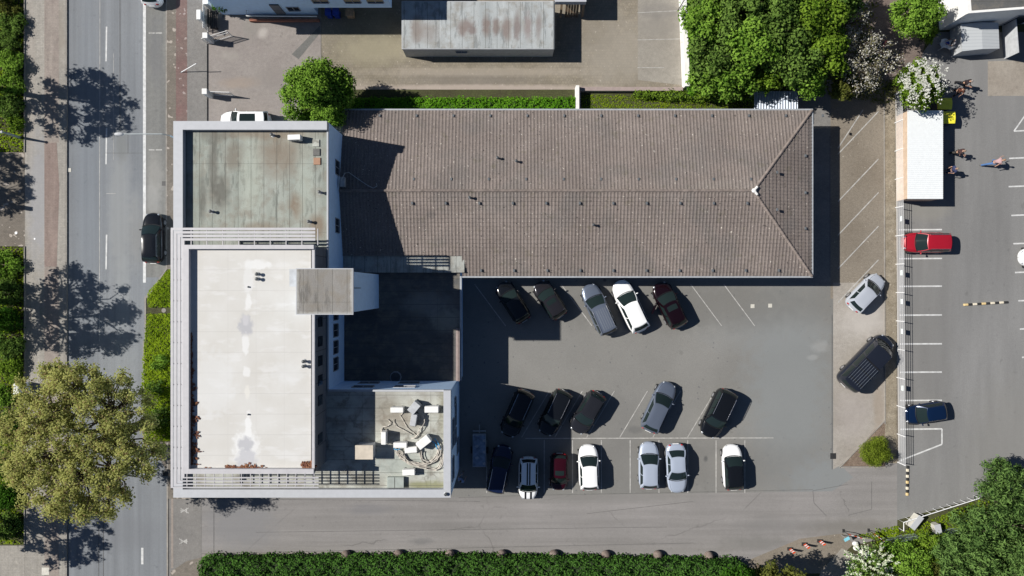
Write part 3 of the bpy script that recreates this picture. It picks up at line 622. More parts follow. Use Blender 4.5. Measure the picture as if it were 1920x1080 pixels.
for px, py, d in ((933, 297, 'black vent pipe on the north tiled slope, left of two'), (968, 303, 'black vent pipe on the north tiled slope, right of two'), (881, 371, 'black vent pipe just below the tiled ridge'), (1112, 422, 'black vent pipe alone on the middle of the south tiled slope')):
    vent(px, py, rf(px, py)-.02, d, .4, .08, group='black vent pipes on the tiled roof')
m = MB(); m.tube([(*G(642, 340, 6), 6.4), (*G(648, 326, 5.6), 5.9), (*G(654, 323, 5.2), 5.25), (*G(672, 336, 5), 5.05), (*G(690, 348, 5.1), 5.14), (*G(700, 353, 5.1), 5.16), (*G(707, 349, 5.1), 5.13), (*G(706, 344, 5), 5.08)], .03, 5)
tag(recenter(m.build('roof_cable', M['gutter']), (*G(650, 340, 5), 5)), 'pale cable curling from the white wall with painted blue shade over the dark end of the tiled roof', 'cable')
acunit(642, 341, 9, 18, .5, 0, 'grey box on the wall between office block and tiled ridge', z=5.3, mat='metal', g='air conditioners on roofs')
# ---- flat link roof between the wings
K = thing('flat_roof_link', 'dark flat roofed single storey link between office block, stair tower and tiled hall', 'building', (-9, -3, 0))
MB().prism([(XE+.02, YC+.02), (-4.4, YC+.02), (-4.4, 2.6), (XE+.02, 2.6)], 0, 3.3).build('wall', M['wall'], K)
MB().sheet([(XE+.02, YC+.02), (-4.4, YC+.02), (-4.4, 2.6), (XE+.02, 2.6)], 3.35).build('roof', M['feltD'], K)
MB().prism([(XE+.02, 1.3), (-4.0, 1.3), (-4.0, 2.72), (XE+.02, 2.72)], 3.36, 3.72).build('raised_edge', M['feltS'], K)
M['coping'] = plain('pinkish_coping', (.3, .24, .22), .85)
m = MB(); m.box(-4.72, -4.55, YC+.02, -3.4, 3.35, 3.55); m.box(-4.5, -4.42, YC+.02, -3.4, 3.35, 3.62); m.build('coping', M['coping'], K)
# small stub roof north of the office block
S_ = thing('corner_lean_to', 'narrow white walled lean-to with pale roof under the round green tree', 'lean-to', (-13.9, 13.8, 0))
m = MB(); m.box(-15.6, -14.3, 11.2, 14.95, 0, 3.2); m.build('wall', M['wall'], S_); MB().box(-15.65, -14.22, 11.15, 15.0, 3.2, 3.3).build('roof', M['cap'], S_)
# ---- grey garage
def gx(px, z): return (px-960)*(HC-z)/FP
def gy(py, z): return (540-py)*(HC-z)/FP
gz = 2.2
g = thing('flat_garage', 'grey flat roofed garage with damp stains standing in the paved yard', 'garage', (-3, 22.7, 0))
x0, x1, y0, y1 = gx(753, gz), gx(1040, gz), gy(92, gz), gy(2, gz)
MB().box(x0+.05, x1-.05, y0+.05, y1-.05, 0, 2.05).build('wall', M['ltgrey'], g)
MB().box(x0, x1, y0, y1, 2.05, 2.18).build('fascia', M['ltgrey'], g); MB().sheet([(x0+.06, y0+.06), (x1-.1, y0+.06), (x1-.1, y1-.06), (x0+.06, y1-.06)], 2.2).build('roof', M['feltG'], g)
window(g, 'y', gx(856, 1), gx(876, 1), 1.3, 1.55, y0+.05, -1)
m = MB(); m.box(x1-.1, x1+.02, y0, y1, 2.18, 2.22); m.build('gutter', M['pipe'], g)
# ---- canopy building right of the garage
g = thing('canopy_building', 'white walled building with an open canopy over stacked timber', 'building', (5, 25.5, 0))
MB().box(gx(1040, 2), 6.35, 24.45, 34, 2.1, 2.7).build('canopy', M['cap'], g); MB().box(gx(1040, 2), 6.3, 26, 34, 0, 2.1).build('wall', M['wall'], g)
M['wood'] = plain('rough_timber', (.2, .13, .08), .9, var=.35); M['wood2'] = plain('pale_timber', (.32, .22, .14), .9, var=.3)
for i, (px, wd, mt, d) in enumerate(((1052, 6, 'wood2', 'pale board leaning left in the timber under the canopy'), (1072, 26, 'wood', 'broad dark pallet leaning in the middle of the timber'), (1093, 7, 'wood2', 'pale board at the right end of the timber'))):
    x = gx(px, .5); m = MB()
    nb = max(1, wd//5)
    for k in range(nb):
        xx = x+(k-(nb-1)/2)*.24; m.add([(xx-.1, 24.15, 0), (xx+.1, 24.15, 0), (xx+.1, 24.9, 1.5), (xx-.1, 24.9, 1.5), (xx-.1, 24.19, -.0), (xx+.1, 24.19, -.0), (xx+.1, 24.94, 1.48), (xx-.1, 24.94, 1.48)], [(0, 1, 2, 3), (7, 6, 5, 4), (0, 3, 7, 4), (1, 5, 6, 2), (3, 2, 6, 7)])
    tag(recenter(m.build('timber_board', M[mt]), (x, 24.15, 0)), d, 'timber', 'timber under the canopy')
# ---- north house with the white wall, blue shade painted into its colour
g = thing('white_apartment_house', 'white two storey house wall with windows along the top of the picture', 'house', (-17, 25, 0))
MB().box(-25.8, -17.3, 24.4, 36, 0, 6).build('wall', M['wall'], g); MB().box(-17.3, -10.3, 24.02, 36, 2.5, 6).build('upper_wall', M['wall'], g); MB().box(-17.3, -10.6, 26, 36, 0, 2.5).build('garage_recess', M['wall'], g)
MB().box(-26.1, -10.1, 23.9, 36, 6, 6.15).build('roof', M['feltT'], g)
for x in (-24.7, -22.4, -20.2, -18.4): window(g, 'y', x-.6, x+.6, 3.6, 4.8, 24.4, -1)
for x in (-16, -13.3, -11.4): window(g, 'y', x-.7, x+.6, 3.6, 4.9, 24.02, -1)
window(g, 'y', -19.6, -18.6, 1.0, 1.7, 24.4, -1)
m = MB(); m.box(-20.9, -20.1, 24.3, 24.39, .3, 2.3); m.build('door', M['panel'], g)
rl = thing('terrace_railing', 'white handrail on a low red brick planter below the white house wall', 'railing', (*G(530, 38), 0))
m = MB(); (a, b), (c_, d_) = G(470, 38), G(600, 42); m.box(a, c_, d_, b, 0, .35); m.build('brick_base', M['brick'], rl)
m = MB(); m.tube([(a, b, 1.0), (c_, b-.05, 1.0)], .045, 6); m.tube([(a, b, 1.0), (a, b+1.0, 1.0)], .045, 6); m.build('handrail', M['box'], rl)
for i in range(9): m = MB(); x = a+(c_-a)*i/8; m.tube([(x, b-.03, .3), (x, b-.03, 1.0)], .02, 4); m.build('baluster', M['pipe'], rl)
# ---- white wall and retaining edges of the yard
M['wwall'] = plain('whitewashed_wall', (.7, .69, .66), .85, var=.07)
tag(recenter(MB().prism(PX([(1261, -300), (1269, -300), (1288, 168), (1279, 168)]), 0, 1.1).build('yard_wall', M['wwall']), (*G(1275, 80), 0)), 'whitewashed garden wall closing the paved yard on the right', 'wall')
tag(recenter(MB().prism(RP(1078, 166, 1084, 214), 0, 1.0).build('garden_wall', M['wwall']), (*G(1081, 190), 0)), 'short white wall end between ivy hedge and grass area', 'wall')
m = MB(); m.prism(RP(1084, 166, 1278, 173), -.05, .5); m.prism(RP(1084, 173, 1088, 215), -.05, .5)
tag(recenter(m.build('retaining_wall', M['coping']), (*G(1180, 170), 0)), 'low grey retaining wall edging the paved yard above the grass', 'retaining wall')
# ---- north-east house and annex, turned 4.4 degrees
def rot(x, y, cx, cy, a): return (cx+(x-cx)*math.cos(a)-(y-cy)*math.sin(a), cy+(x-cx)*math.sin(a)+(y-cy)*math.cos(a))
a4 = math.radians(4.4); cx, cy = 38.15, 23.0
R4 = lambda x0, y0, x1, y1: [rot(cx+x, cy+y, cx, cy, a4) for x, y in ((x0, y0), (x1, y0), (x1, y1), (x0, y1))]
g = thing('school_house', 'white rendered building with dark flat roof in the top right corner', 'building', (cx+5, cy+4, 0))
MB().prism(R4(0, 0, 14, 14), 0, 3.85).build('wall', M['box'], g); MB().prism(R4(-.05, -.05, 14.1, 14), 3.85, 4.0).build('parapet', M['box'], g)
MB().prism(R4(.25, .15, 14, 13.9), 3.9, 4.02).build('roof', M['feltD'], g)
m = MB(); m.prism(R4(5.6, -3.0, 5.68, -.05), 0, 1.7); m.build('porch_screen', M['ltgrey'], g); 
o = MB().prism(R4(5.3, -.06, 7.2, -.02), .2, 2.4).build('glass_door', M['frame'], g); MB().prism(R4(5.45, -.09, 7.05, -.061), .3, 2.3).build('pane', M['glass'], o)
g = thing('garden_shed', 'light grey ridged metal shed below the white school building', 'shed', (*G(1835, 80), 0))
sh = 1.5; A = [G(1786, 106), G(1785, 62), G(1852, 46), G(1853, 103)]
b0 = G(1804, 96, sh); b1 = G(1801, 45, sh); b2 = G(1872, 42, sh); b3 = G(1874, 91, sh); r0 = G(1842, 92, sh+.15); r1 = G(1840, 42, sh+.15)
MB().prism([b0, b3, b2, b1], 0, sh-.02).build('wall', M['ltgrey'], g)
t = NT('ridged_sheet', .5, .2); c = t.mix(t.math('MULTIPLY', t.lines(1, .28, .05), .4), (.47, .49, .5), (.28, .3, .32)); M['ridged'] = t.done(c)
q = lambda p, z: (p[0], p[1], z)
e_ = .06
MB().add([q(b0, sh), q(r0, sh+.17), q(r1, sh+.17), q(b1, sh), q(b3, sh), q(b2, sh), q(b0, sh-.05), q(b3, sh-.05), q(b2, sh-.05), q(b1, sh-.05)], [(0, 1, 2, 3), (1, 4, 5, 2), (0, 6, 7, 4, 1), (4, 7, 8, 5), (2, 5, 8, 9, 3), (3, 9, 6, 0)]).build('roof', M['ridged'], g)
# corrugated lean-to by the hall
g = thing('corrugated_shelter', 'pale blue corrugated metal shelter roof behind the tiled hall', 'shelter', (*G(1455, 190), 0))
x0, y0 = G(1414, 214, 2.0); x1, y1 = G(1496, 171, 2.0)
m = MB(); m.grid(lambda u, v: (x0+(x1-x0)*u, y0+(y1-y0)*v, 2.0+.05*math.sin(u*2*math.pi*16)), 128, 2); M['corr'] = plain('corrugated_sheet', (.36, .4, .46), .45, .2); m.build('roof', M['corr'], g, True)
m = MB()
for xx in (x0+.1, x1-.1):
    for yy in (y0+.1, y1-.1): m.box(xx-.04, xx+.04, yy-.04, yy+.04, 0, 1.94)
m.build('post', M['metal'], g)
# ---------------------------------------------------------------- cars
def paint(name, col, metal=.0, rough=.35):
    if 'paint_'+name in _c: return _c['paint_'+name]
    t = NT('car_paint_'+name, rough if sum(col) > .3 else .16, metal, .5 if sum(col) > .3 else .25, .6); _c['paint_'+name] = t.done(tuple(col)); return _c['paint_'+name]
M['cglass'] = NT('car_glass', .03, 0, .3); M['cglass'] = M['cglass'].done((.012, .02, .02))
M['tyre'] = plain('tyre_rubber', (.02, .02, .02), .85); M['rim'] = plain('alloy_rim', (.4, .4, .41), .35, .6)
M['trim'] = plain('black_trim', (.012, .012, .013), .45); M['slat'] = plain('slat_grey', (.12, .14, .17), .5); M['chrome'] = plain('chrome_rail', (.6, .6, .62), .25, .9, var=.02)
M['hlamp'] = plain('headlamp', (.4, .42, .44), .15, .2, var=.02, spec=.8); M['tlamp'] = plain('tail_lamp', (.32, .012, .015), .25, var=.05)
SHP = dict(hatch=(.215, .04, -.36, -.465), small=(.25, .08, -.38, -.47), sedan=(.19, .02, -.24, -.37), estate=(.215, .05, -.42, -.475), suv=(.22, .07, -.41, -.47), van=(.36, .25, -.455, -.485))
def car(label, front, rear, W, Ht, pt, kind='hatch', rails=None, roofcol=None, pano=False, stripes=False, ribs=False, door=False, vanrack=False, lights=True, group='cars parked in the lots and by the road', L=None, cat='car'):
    F, R = Vector(G(*front, .55)), Vector(G(*rear, .55)); d = (F-R); Lm = L or d.length; ang = math.atan2(d.y, d.x); c = (F+R)/2
    if L: c = F-d.normalized()*L/2 if front[1] > -50 else c
    root = thing('parked_van' if kind == 'van' else 'parked_car', label, cat, (c.x, c.y, .01), ang, group)
    xc, xr1, xr2, xb = [k*Lm for k in SHP[kind]]
    zb = (.62 if kind != 'van' else .56)*Ht; zhood = zb*.8; h2 = Lm/2
    pf, pr = (4.5, 8) if kind != 'van' else (7, 14)
    def hw(x):
        s = abs(x)/h2; p, qq = (pf, 2.4) if x > 0 else (pr, 2.6)
        return W/2*max(0., 1-s**p)**(1/qq)
    def zd(x):
        if x > xc: u = (x-xc)/(h2-xc); z = zb-.02-(zb-zhood)*u**1.3-.16*max(0, (u-.8)/.2)**2
        elif x < xb: u = (xb-x)/(h2+xb+1e-6); z = zb-(.04 if kind == 'sedan' else .12)*u-.2*max(0, (u-.7)/.3)**2
        else: z = zb
        return z
    st = [h2*math.sin(math.pi/2*(i/17-1)) if False else None for i in range(1)]
    xs = [-h2+Lm*(.5-.5*math.cos(math.pi*i/34)) for i in range(35)]
    m = MB(); vs = []; prof = [(.86, .0), (.97, .12), (1., .36), (1., .6), (.965, .86), (.86, .97), (.62, 1.), (.3, 1.0)]
    for x in xs:
        hwx = max(hw(x), .015); zt = zd(x); z0 = .2+.12*(abs(x)/h2)**6
        half = [(hwx*a, z0+(zt-z0)*b+(.03*(1-a*a) if b >= .97 else 0)) for a, b in prof]
        row = half+[(0, zt+.035)]+[(-a, b) for a, b in half[::-1]]
        vs += [(x, y, z) for y, z in row]
    k = len(prof)*2+1; fs = [(i*k+j, (i+1)*k+j, (i+1)*k+j+1, i*k+j+1) for i in range(34) for j in range(k-1)]
    fs += [(i*k+k-1, (i+1)*k+k-1, (i+1)*k, i*k) for i in range(34)]
    m.add(vs, fs); m.build('body', pt, root, True, local=True)
    # cabin
    wb, wr = W*.455, W*(.345 if kind not in ('van', 'suv', 'estate') else (.41 if kind == 'van' else .36)); zr = Ht-.03
    def S(side, t, s, off=0.):
        ww = wb+(wr-wb)*s+.035*math.sin(math.pi*s); z = zb-.03+(zr-zb+.03)*s
        bf = .10*W*(1-s*.45); xf = xc+(xr1-xc)*s; xq = xb+(xr2-xb)*s+(-.06*math.sin(math.pi*s) if kind != 'sedan' else 0)
        if side == 'f': y = ww*(2*t-1); q = (xf+bf*(1-(y/ww)**2)+off, y, z+off*.8)
        elif side == 'r': y = ww*(2*t-1); q = (xq-.05*W*(1-(y/ww)**2)-off, y, z+off*.5)
        else:
            sg = 1 if side == 'l' else -1; q = (xq+(xf-xq)*t, sg*(ww+off), z+off*.4)
        return q
    m = MB()
    m.grid(lambda u, v: S('f', u, v), 8, 5); m.grid(lambda u, v: S('r', 1-u, v), 8, 5); m.grid(lambda u, v: S('l', 1-u, v), 10, 5); m.grid(lambda u, v: S('q', u, v), 10, 5)
    def RF(u, v, off=0.):
        y = wr*(2*u-1)*.999; xf = xr1+.055*W*(1-(2*u-1)**2); xq = xr2-.05*W*(1-(2*u-1)**2)
        e = min(1, 4.5*v*(1-v)+.0)**.6; return (xq+(xf-xq)*v, y, zr+.045*(1-(2*u-1)**4)*e+off)
    m.grid(RF, 10, 12)
    m.build('roof', roofcol or pt, root, True, local=True)
    g = MB().grid(lambda u, v: S('f', .035+.93*u, .0+.95*v, .014), 8, 4); g.build('windscreen', M['cglass'], root, True, local=True)
    s0 = .42 if kind in ('hatch', 'small', 'estate', 'suv') else (.1 if kind == 'sedan' else .5)
    MB().grid(lambda u, v: S('r', .92-.84*u, s0+(.93-s0)*v, .014), 8, 3).build('rear_window', M['cglass'], root, True, local=True)
    for sd in 'lq':
        for t0, t1 in ((.07, .34), (.37, .64), (.67, .9)) if kind in ('estate', 'suv', 'van') else ((.1, .46), (.49, .88)):
            m = MB(); m.grid(lambda u, v: S(sd, (t1+(t0-t1)*u) if sd == 'l' else (t0+(t1-t0)*u), .14+.74*v, .012), 4, 3); m.build('side_window', M['cglass'], root, True, local=True)
    m = MB(); m.tube([(lambda p: (p[0]+.05, p[1], p[2]+.015))(S('f', i/10, .0)) for i in range(11)], .035, 5); m.build('cowl', M['trim'], root, local=True)
    for sg in (1, -1):
        m = MB(); m.ball((xc-.14*W, sg*(W/2+.07), zb+.03), .11, 8, 6, (.55, 1.05, .7)); m.tube([(xc-.12*W, sg*(W/2-.08), zb), (xc-.14*W, sg*(W/2+.05), zb+.01)], .025, 4); m.build('wing_mirror', pt, root, True, local=True)
        for fx in (.31, -.29):
            x = fx*Lm; y = sg*(W/2+.012); m = MB()
            for (r0, r1, y0, y1) in ((.31, .33, y-sg*.2, y),):
                m.tube([(x, y0, .32), (x, y1-sg*.02, .32), (x, y1, .32)], [.325, .325, .3], 18)
            wo = m.build('wheel', M['tyre'], root, local=True); m = MB(); m.tube([(x, y-sg*.02, .32), (x, y+sg*.012, .32)], [.2, .19], 10); m.build('rim', M['rim'], wo, local=True)
        if lights:
            for fx, mt, nm in ((h2*.9, 'hlamp', 'headlight'), (-h2*.945, 'tlamp', 'tail_light')):
                y = sg*hw(fx)*(.82 if fx > 0 else .86); m = MB(); m.ball((fx, y, zd(fx)-.09), .14, 8, 6, (1.1, .75, .6) if fx > 0 else (.6, 1., .95)); m.build(nm, M[mt], root, True, local=True)
    # door and bonnet shut lines, rear plate
    m = MB(); m.tube([(h2*.9-(h2*.9-xc-.1)*math.sin(math.pi*i/16), W*.4*math.cos(math.pi*i/16), zd(h2*.9-(h2*.9-xc-.1)*math.sin(math.pi*i/16))-.01) for i in range(0)] or [(xx, sg_*hw(xx)*.8, zd(xx)+.006) for sg_, L_ in ((1, np.linspace(xc+.1, h2*.86, 8)), (-1, np.linspace(h2*.86, xc+.1, 8))) for xx in L_], .008, 4)
    m.build('bonnet_gap', M['trim'], root, local=True)
    m = MB(); m.box(-h2-.02, -h2+.04, -.26, .26, .62, .73); m.build('number_plate', M['box'], root, local=True)
    if rails:
        for sg in (1, -1):
            m = MB(); ps = [(xr2+.06+(xr1-xr2-.2)*i/8, sg*wr*.97, zr+.045+.035*min(1, 3*min(i, 8-i)/4)) for i in range(9)]; m.tube(ps, .022, 5); m.build('roof_rail', M[rails], root, local=True)
    if pano:
        MB().grid(lambda u, v: RF(.14+.72*u, .32+.6*v if pano == 1 else .62+.25*v, .008), 8, 8).build('sunroof', M['cglass'], root, True, local=True)
    if ribs:
        m = MB()
        for i in range(5): m.grid(lambda u, v: RF(.16+.15*i+.02*u, .08+.8*v, .012), 1, 8)
        m.build('roof_ribs', M['hlamp'], root, local=True)
    if stripes:
        m = MB()
        for a in (.36, .54): m.grid(lambda u, v: RF(a+.1*u, v, .008), 2, 12)
        for a in (-.14, .14): m.grid(lambda u, v: ((xc+.12*W)+(h2*.985-xc-.12*W)*v, W*(a-.045+.09*(1-u)), zd((xc+.12*W)+(h2*.985-xc-.12*W)*v)+.045), 1, 14)
        m.build('racing_stripes', M['trim'], root, local=True)
    if vanrack:
        m = MB()
        for i in range(7): y = wr*(-.85+.283*i); m.box(xr2+.25, xr2+(xr1-xr2)*.6, y-.012, y+.012, zr+.09, zr+.105)
        m.build('roof_slats', M['slat'], root, local=True)
        for fx in (.12, .38, .62): m = MB(); x = xr2+(xr1-xr2)*fx; m.box(x-.04, x+.04, -wr, wr, zr+.05, zr+.08); m.build('roof_bar', M['trim'], root, local=True)
    if door:
        dx = xc-.25; m = MB(); a = math.radians(52); ca, sa = math.cos(a), math.sin(a)
        for (l, z0, z1, tk) in ((1.05, .3, zb, .09),): m.add([(dx-l*ca*u-(tk*sa*vv), W/2+l*sa*u-(tk*ca*vv)+.0, z) for u in (0, 1) for vv in (0, 1) for z in (z0, z1)], [(0, 1, 3, 2), (4, 6, 7, 5), (0, 4, 5, 1), (2, 3, 7, 6), (1, 5, 7, 3), (0, 2, 6, 4)])
        m.build('open_door', pt, root, local=True)
    return root
BLK = paint('black', (.006, .007, .009)); NAVY = paint('navy', (.006, .012, .04)); ANT = paint('anthracite', (.022, .023, .028), .3); WHT = paint('white', (.78, .78, .77), 0, .4)
SIL = paint('silver', (.5, .53, .58), .3, .38); SGR = paint('steel_grey', (.17, .2, .26), .55, .3); MAR = paint('maroon', (.009, .003, .005), .2); RED = paint('red', (.33, .008, .02), .1); DRED = paint('dark_red', (.03, .003, .007), .2)
BLU = paint('blue', (.004, .014, .045), .2); PSIL = paint('pale_silver', (.4, .45, .54), .25, .38); GBR = paint('grey_brown', (.022, .021, .025), .3); VAN = paint('van_blue_grey', (.018, .022, .034), .3)
car('black hatchback parked at the kerb of the street beside the office block', (288, 399), (289, 494), 1.8, 1.5, BLK, 'hatch')
car('white car at the top edge of the street, only its tail in view', (287, -78), (287, 13), 1.78, 1.5, WHT, 'hatch')
car('white car half hidden behind the mossy roof and the round green tree', (414, 228), (508, 228), 1.8, 1.5, WHT, 'suv', pano=1)
car('black car nearest the flat link in the row under the tiled eaves', (939, 531), (984, 602), 1.72, 1.48, BLK, 'hatch')
car('dark grey brown car, second from the left under the tiled eaves', (1009, 530), (1052, 594), 1.74, 1.55, GBR, 'hatch', pano=2)
car('steel grey estate with ribbed roof under the tiled eaves', (1101, 534), (1142, 625), 1.84, 1.6, SGR, 'estate', rails='chrome', ribs=True)
car('white sporty car parked under the tiled eaves', (1159, 527), (1203, 621), 1.86, 1.5, WHT, 'hatch')
car('dark maroon car with its driver door standing open', (1234, 531), (1274, 613), 1.82, 1.5, MAR, 'hatch', pano=2, door=True)
car('silver compact car by the white fence', (1651, 519), (1594, 578), 1.75, 1.5, SIL, 'hatch')
car('dark blue grey van with slatted roof rack by the white fence', (1664, 634), (1579, 722), 2.0, 2.0, VAN, 'van', vanrack=True, cat='van')
car('black estate with pale roof rails, furthest left in the middle diagonal row', (950, 817), (988, 732), 1.82, 1.6, BLK, 'suv', rails='chrome')
car('black estate with pale roof rails, second in the middle diagonal row', (1020, 814), (1059, 732), 1.8, 1.5, BLK, 'suv', rails='chrome')
car('matt black hatchback, third in the middle diagonal row, beside the empty bays', (1079, 810), (1123, 736), 1.8, 1.5, ANT, 'hatch')
car('steel blue car alone in the middle of the diagonal row, nose up', (1256, 717), (1214, 808), 1.84, 1.45, SGR, 'hatch')
car('large black car with two bright roof rails at the right end of the diagonal row', (1324, 818), (1365, 731), 1.9, 1.65, BLK, 'suv', rails='chrome')
car('dark blue estate parked at an angle in the shade beside the trailer', (946, 834), (928, 922), 1.78, 1.58, NAVY, 'estate', rails='chrome')
car('white hatchback with two black racing stripes', (990, 936), (991, 856), 1.72, 1.42, WHT, 'small', stripes=True)
car('small dark red car half in the shade', (1047, 919), (1049, 849), 1.58, 1.45, DRED, 'small', pano=2)
car('plain white car right of the small dark red one', (1102, 833), (1105, 918), 1.78, 1.5, WHT, 'hatch')
car('pale silver hatchback beside the silver saloon', (1216, 828), (1216, 916), 1.78, 1.48, PSIL, 'hatch')
car('silver saloon with its nose towards the driveway', (1270, 924), (1266, 831), 1.78, 1.42, PSIL, 'sedan')
car('white car with a black roof at the right end of the lower row', (1371, 833), (1375, 918), 1.76, 1.48, WHT, 'hatch', roofcol=BLK)
car('red estate with pale roof rails parked nose to the fence', (1691, 455), (1777, 455), 1.8, 1.55, RED, 'estate', rails='chrome')
car('dark blue car parked askew nose to the fence', (1696, 780), (1771, 768), 1.7, 1.45, BLU, 'hatch')
car('white car cut off by the right edge of the picture', (1911, 483), (1996, 480), 1.76, 1.5, WHT, 'hatch')
# trailer in the shade
x0, y0 = G(886, 876, .9); x1, y1 = G(911, 809, .9)
t = thing('car_trailer', 'flat grey covered trailer in the shade by the office corner', 'trailer', ((x0+x1)/2, (y0+y1)/2, 0))
MB().bev(x0, x1, y0, y1-.25, .45, .85, .03).build('bed', M['frame'], t); M['tarp'] = plain('grey_tarpaulin', (.16, .2, .27), .7, var=.35)
MB().grid(lambda u, v: (x0+.05+(x1-x0-.1)*u, y0+.05+(y1-y0-.4)*v, .87+.03*math.sin(v*17)*math.sin(u*5)), 6, 20).build('tarpaulin', M['tarp'], t, True)
m = MB(); m.tube([((x0+x1)/2, y1-.3, .5), ((x0+x1)/2, y1+.5, .45)], .04, 5); m.box(x0, x1, y1-.1, y1, .4, .5); m.build('drawbar', M['metal'], t)
for xx in (x0-.1, x1+.1):
    m = MB(); m.tube([(xx-.08, (y0+y1)/2-.2, .3), (xx+.08, (y0+y1)/2-.2, .3)], .3, 14); m.build('wheel', M['tyre'], t)
# container by the fence
t = thing('site_container', 'white ridged roofed container with beige side standing by the white fence', 'container', (*G(1735, 290), 0))
z = 2.05; x0, y0 = G(1702, 373, z); x1, y1 = G(1768, 207, z)
M['beigeside'] = plain('beige_side_panel', (.5, .38, .28), .7, var=.12); M['wroof'] = plain('white_roof_sheet', (.68, .7, .7), .5, var=.03)
MB().box(x0+.03, x1-.05, y0+.04, y1-.04, .25, z-.06).build('body', M['beigeside'], t)
m = MB(); m.grid(lambda u, v: (x0+(x1-x0)*u, y0+(y1-y0)*v, z+.02*abs(math.sin(v*math.pi*44))), 2, 352); m.box(x0, x1, y0, y1, z-.06, z-.005); m.build('roof', M['wroof'], t)
m = MB()
for k in range(3): m.box(x0+.3, x1-.3, y0+.3+k*3.2, y0+.5+k*3.2, 0.01, .25)
m.build('skid', M['pipe'], t)
# recycling bins
M['yellow'] = plain('yellow_plastic', (.75, .68, .05), .45); M['binblue'] = plain('blue_plastic', (.01, .04, .3), .45)
def bin_(px, py, w, d, h, mat, label, cat='bin', g='bins'):
    x, y = G(px, py, h); t = thing('wheelie_bin', label, cat, (x, y, 0), 0, g)
    MB().bev(x-w/2+.04, x+w/2-.04, y-d/2+.04, y+d/2-.04, .12, h-.08, .05).build('body', M['pipe'] if mat == 'yellow' else M[mat], t)
    m = MB(); m.grid(lambda u, v: (x-w/2+w*u, y-d/2+d*v, h-.06+.09*math.sin(math.pi*v)), 4, 8); m.box(x-w/2, x+w/2, y-d/2, y+d/2, h-.1, h-.058); m.build('lid', M[mat], t, True)
    m = MB()
    for sx in (-1, 1):
        for sy in (-1, 1): m.ball((x+sx*(w/2-.12), y+sy*(d/2-.12), .08), .075, 8, 6)
    m.build('wheel', M['tyre'], t)
bin_(1772, 194, 1.25, 1.0, 1.15, 'yellow', 'yellow lidded bin dappled by the white flowering tree, upper of two', g='yellow lidded bins')
bin_(1778, 220, 1.25, 1.05, 1.15, 'yellow', 'yellow lidded bin partly behind the container roof, lower of two', g='yellow lidded bins')
bin_(615, 21, .55, .7, 1.0, 'binblue', 'blue bin left of its twin in the garage recess', g='blue bins')
bin_(629, 21, .55, .7, 1.0, 'binblue', 'blue bin right of its twin in the garage recess', g='blue bins')
bin_(655, 22, .7, .7, .9, 'wood2', 'brown bin beside the blue bins', g='bins')
# ---------------------------------------------------------------- fences, lamps, signs
M['wsteel'] = plain('white_steel', (.72, .72, .72), .5, var=.04); M['sign'] = plain('white_green_plate', (.62, .72, .68), .5)
f = thing('white_slat_fence', 'long white metal slat fence between gravel strip and the right hand lot', 'fence', (*G(1680, 520), 0))
fa, fb = Vector(G(1676.5, 178)), Vector(G(1682, 866))
def FP_(t, z): p = fa+(fb-fa)*t; return (p.x, p.y, z)
m = MB()
for i in range(7): z = .25+i*.17; m.box(0, 0, 0, 0, 0, 0) if False else m.add([(FP_(t, z+dz)[0]+dx, FP_(t, z+dz)[1], z+dz) for t in (0, 1) for dx in (-.008, .008) for dz in (0, .035)], [(0, 1, 3, 2), (4, 6, 7, 5), (0, 4, 5, 1), (2, 3, 7, 6), (1, 5, 7, 3), (0, 2, 6, 4)])
m.build('rails', M['wsteel'], f)
n = 13
for i in range(n+1):
    x, y, _ = FP_(i/n, 0); m = MB(); m.box(x-.03, x+.03, y-.03, y+.03, 0, 1.33); m.build('post', M['wsteel'], f)
for py in (412, 512, 565, 620, 725):
    tt = (py-178)/(866-178); x, y, _ = FP_(tt, 0); m = MB(); m.box(x+.02, x+.035, y-.22, y+.22, .75, 1.1); m.build('sign_plate', M['sign'], f)
def rail_fence(name, label, pts, h, mat, cat='railing', step=1.2, r=.035, rails=(1,), mesh=False):
    P = [Vector((*G(*p), 0)) for p in pts]; f = thing(name, label, cat, P[0])
    m = MB()
    for k in rails: m.tube([(p.x, p.y, h*k) for p in P], r, 5)
    m.build('rail', mat, f); m = MB()
    for a, b in zip(P[:-1], P[1:]):
        n = max(1, int((b-a).length/step))
        for i in range(n+1):
            if step > .3: m = MB()
            q = a+(b-a)*i/n; m.tube([(q.x, q.y, 0), (q.x, q.y, h)], r*.45, 5)
            if step > .3: m.build('post', mat, f)
    if step <= .3: m.build('mesh_infill', mat, f)
    return f
rail_fence('low_barrier_rail', 'low white barrier rail angled along the edge of the right hand lot', [(1685, 990), (1685, 974), (1826, 929)], .8, M['wsteel'], step=.6, r=.04)
M['mesh'] = plain('green_grey_mesh', (.3, .38, .35), .5, .3)
f = rail_fence('mesh_fence', 'grey green metal mesh fence in the bushes at the lower right', [(1653, 1008), (1713, 1000)], 1.3, M['mesh'], 'fence', step=.12, r=.02, rails=(.08, .5, 1))
rail_fence('mesh_fence', 'grey green metal mesh fence half buried right of the white cabinets', [(1735, 1000), (1795, 988)], 1.3, M['mesh'], 'fence', step=.12, r=.02, rails=(.08, .5, 1))
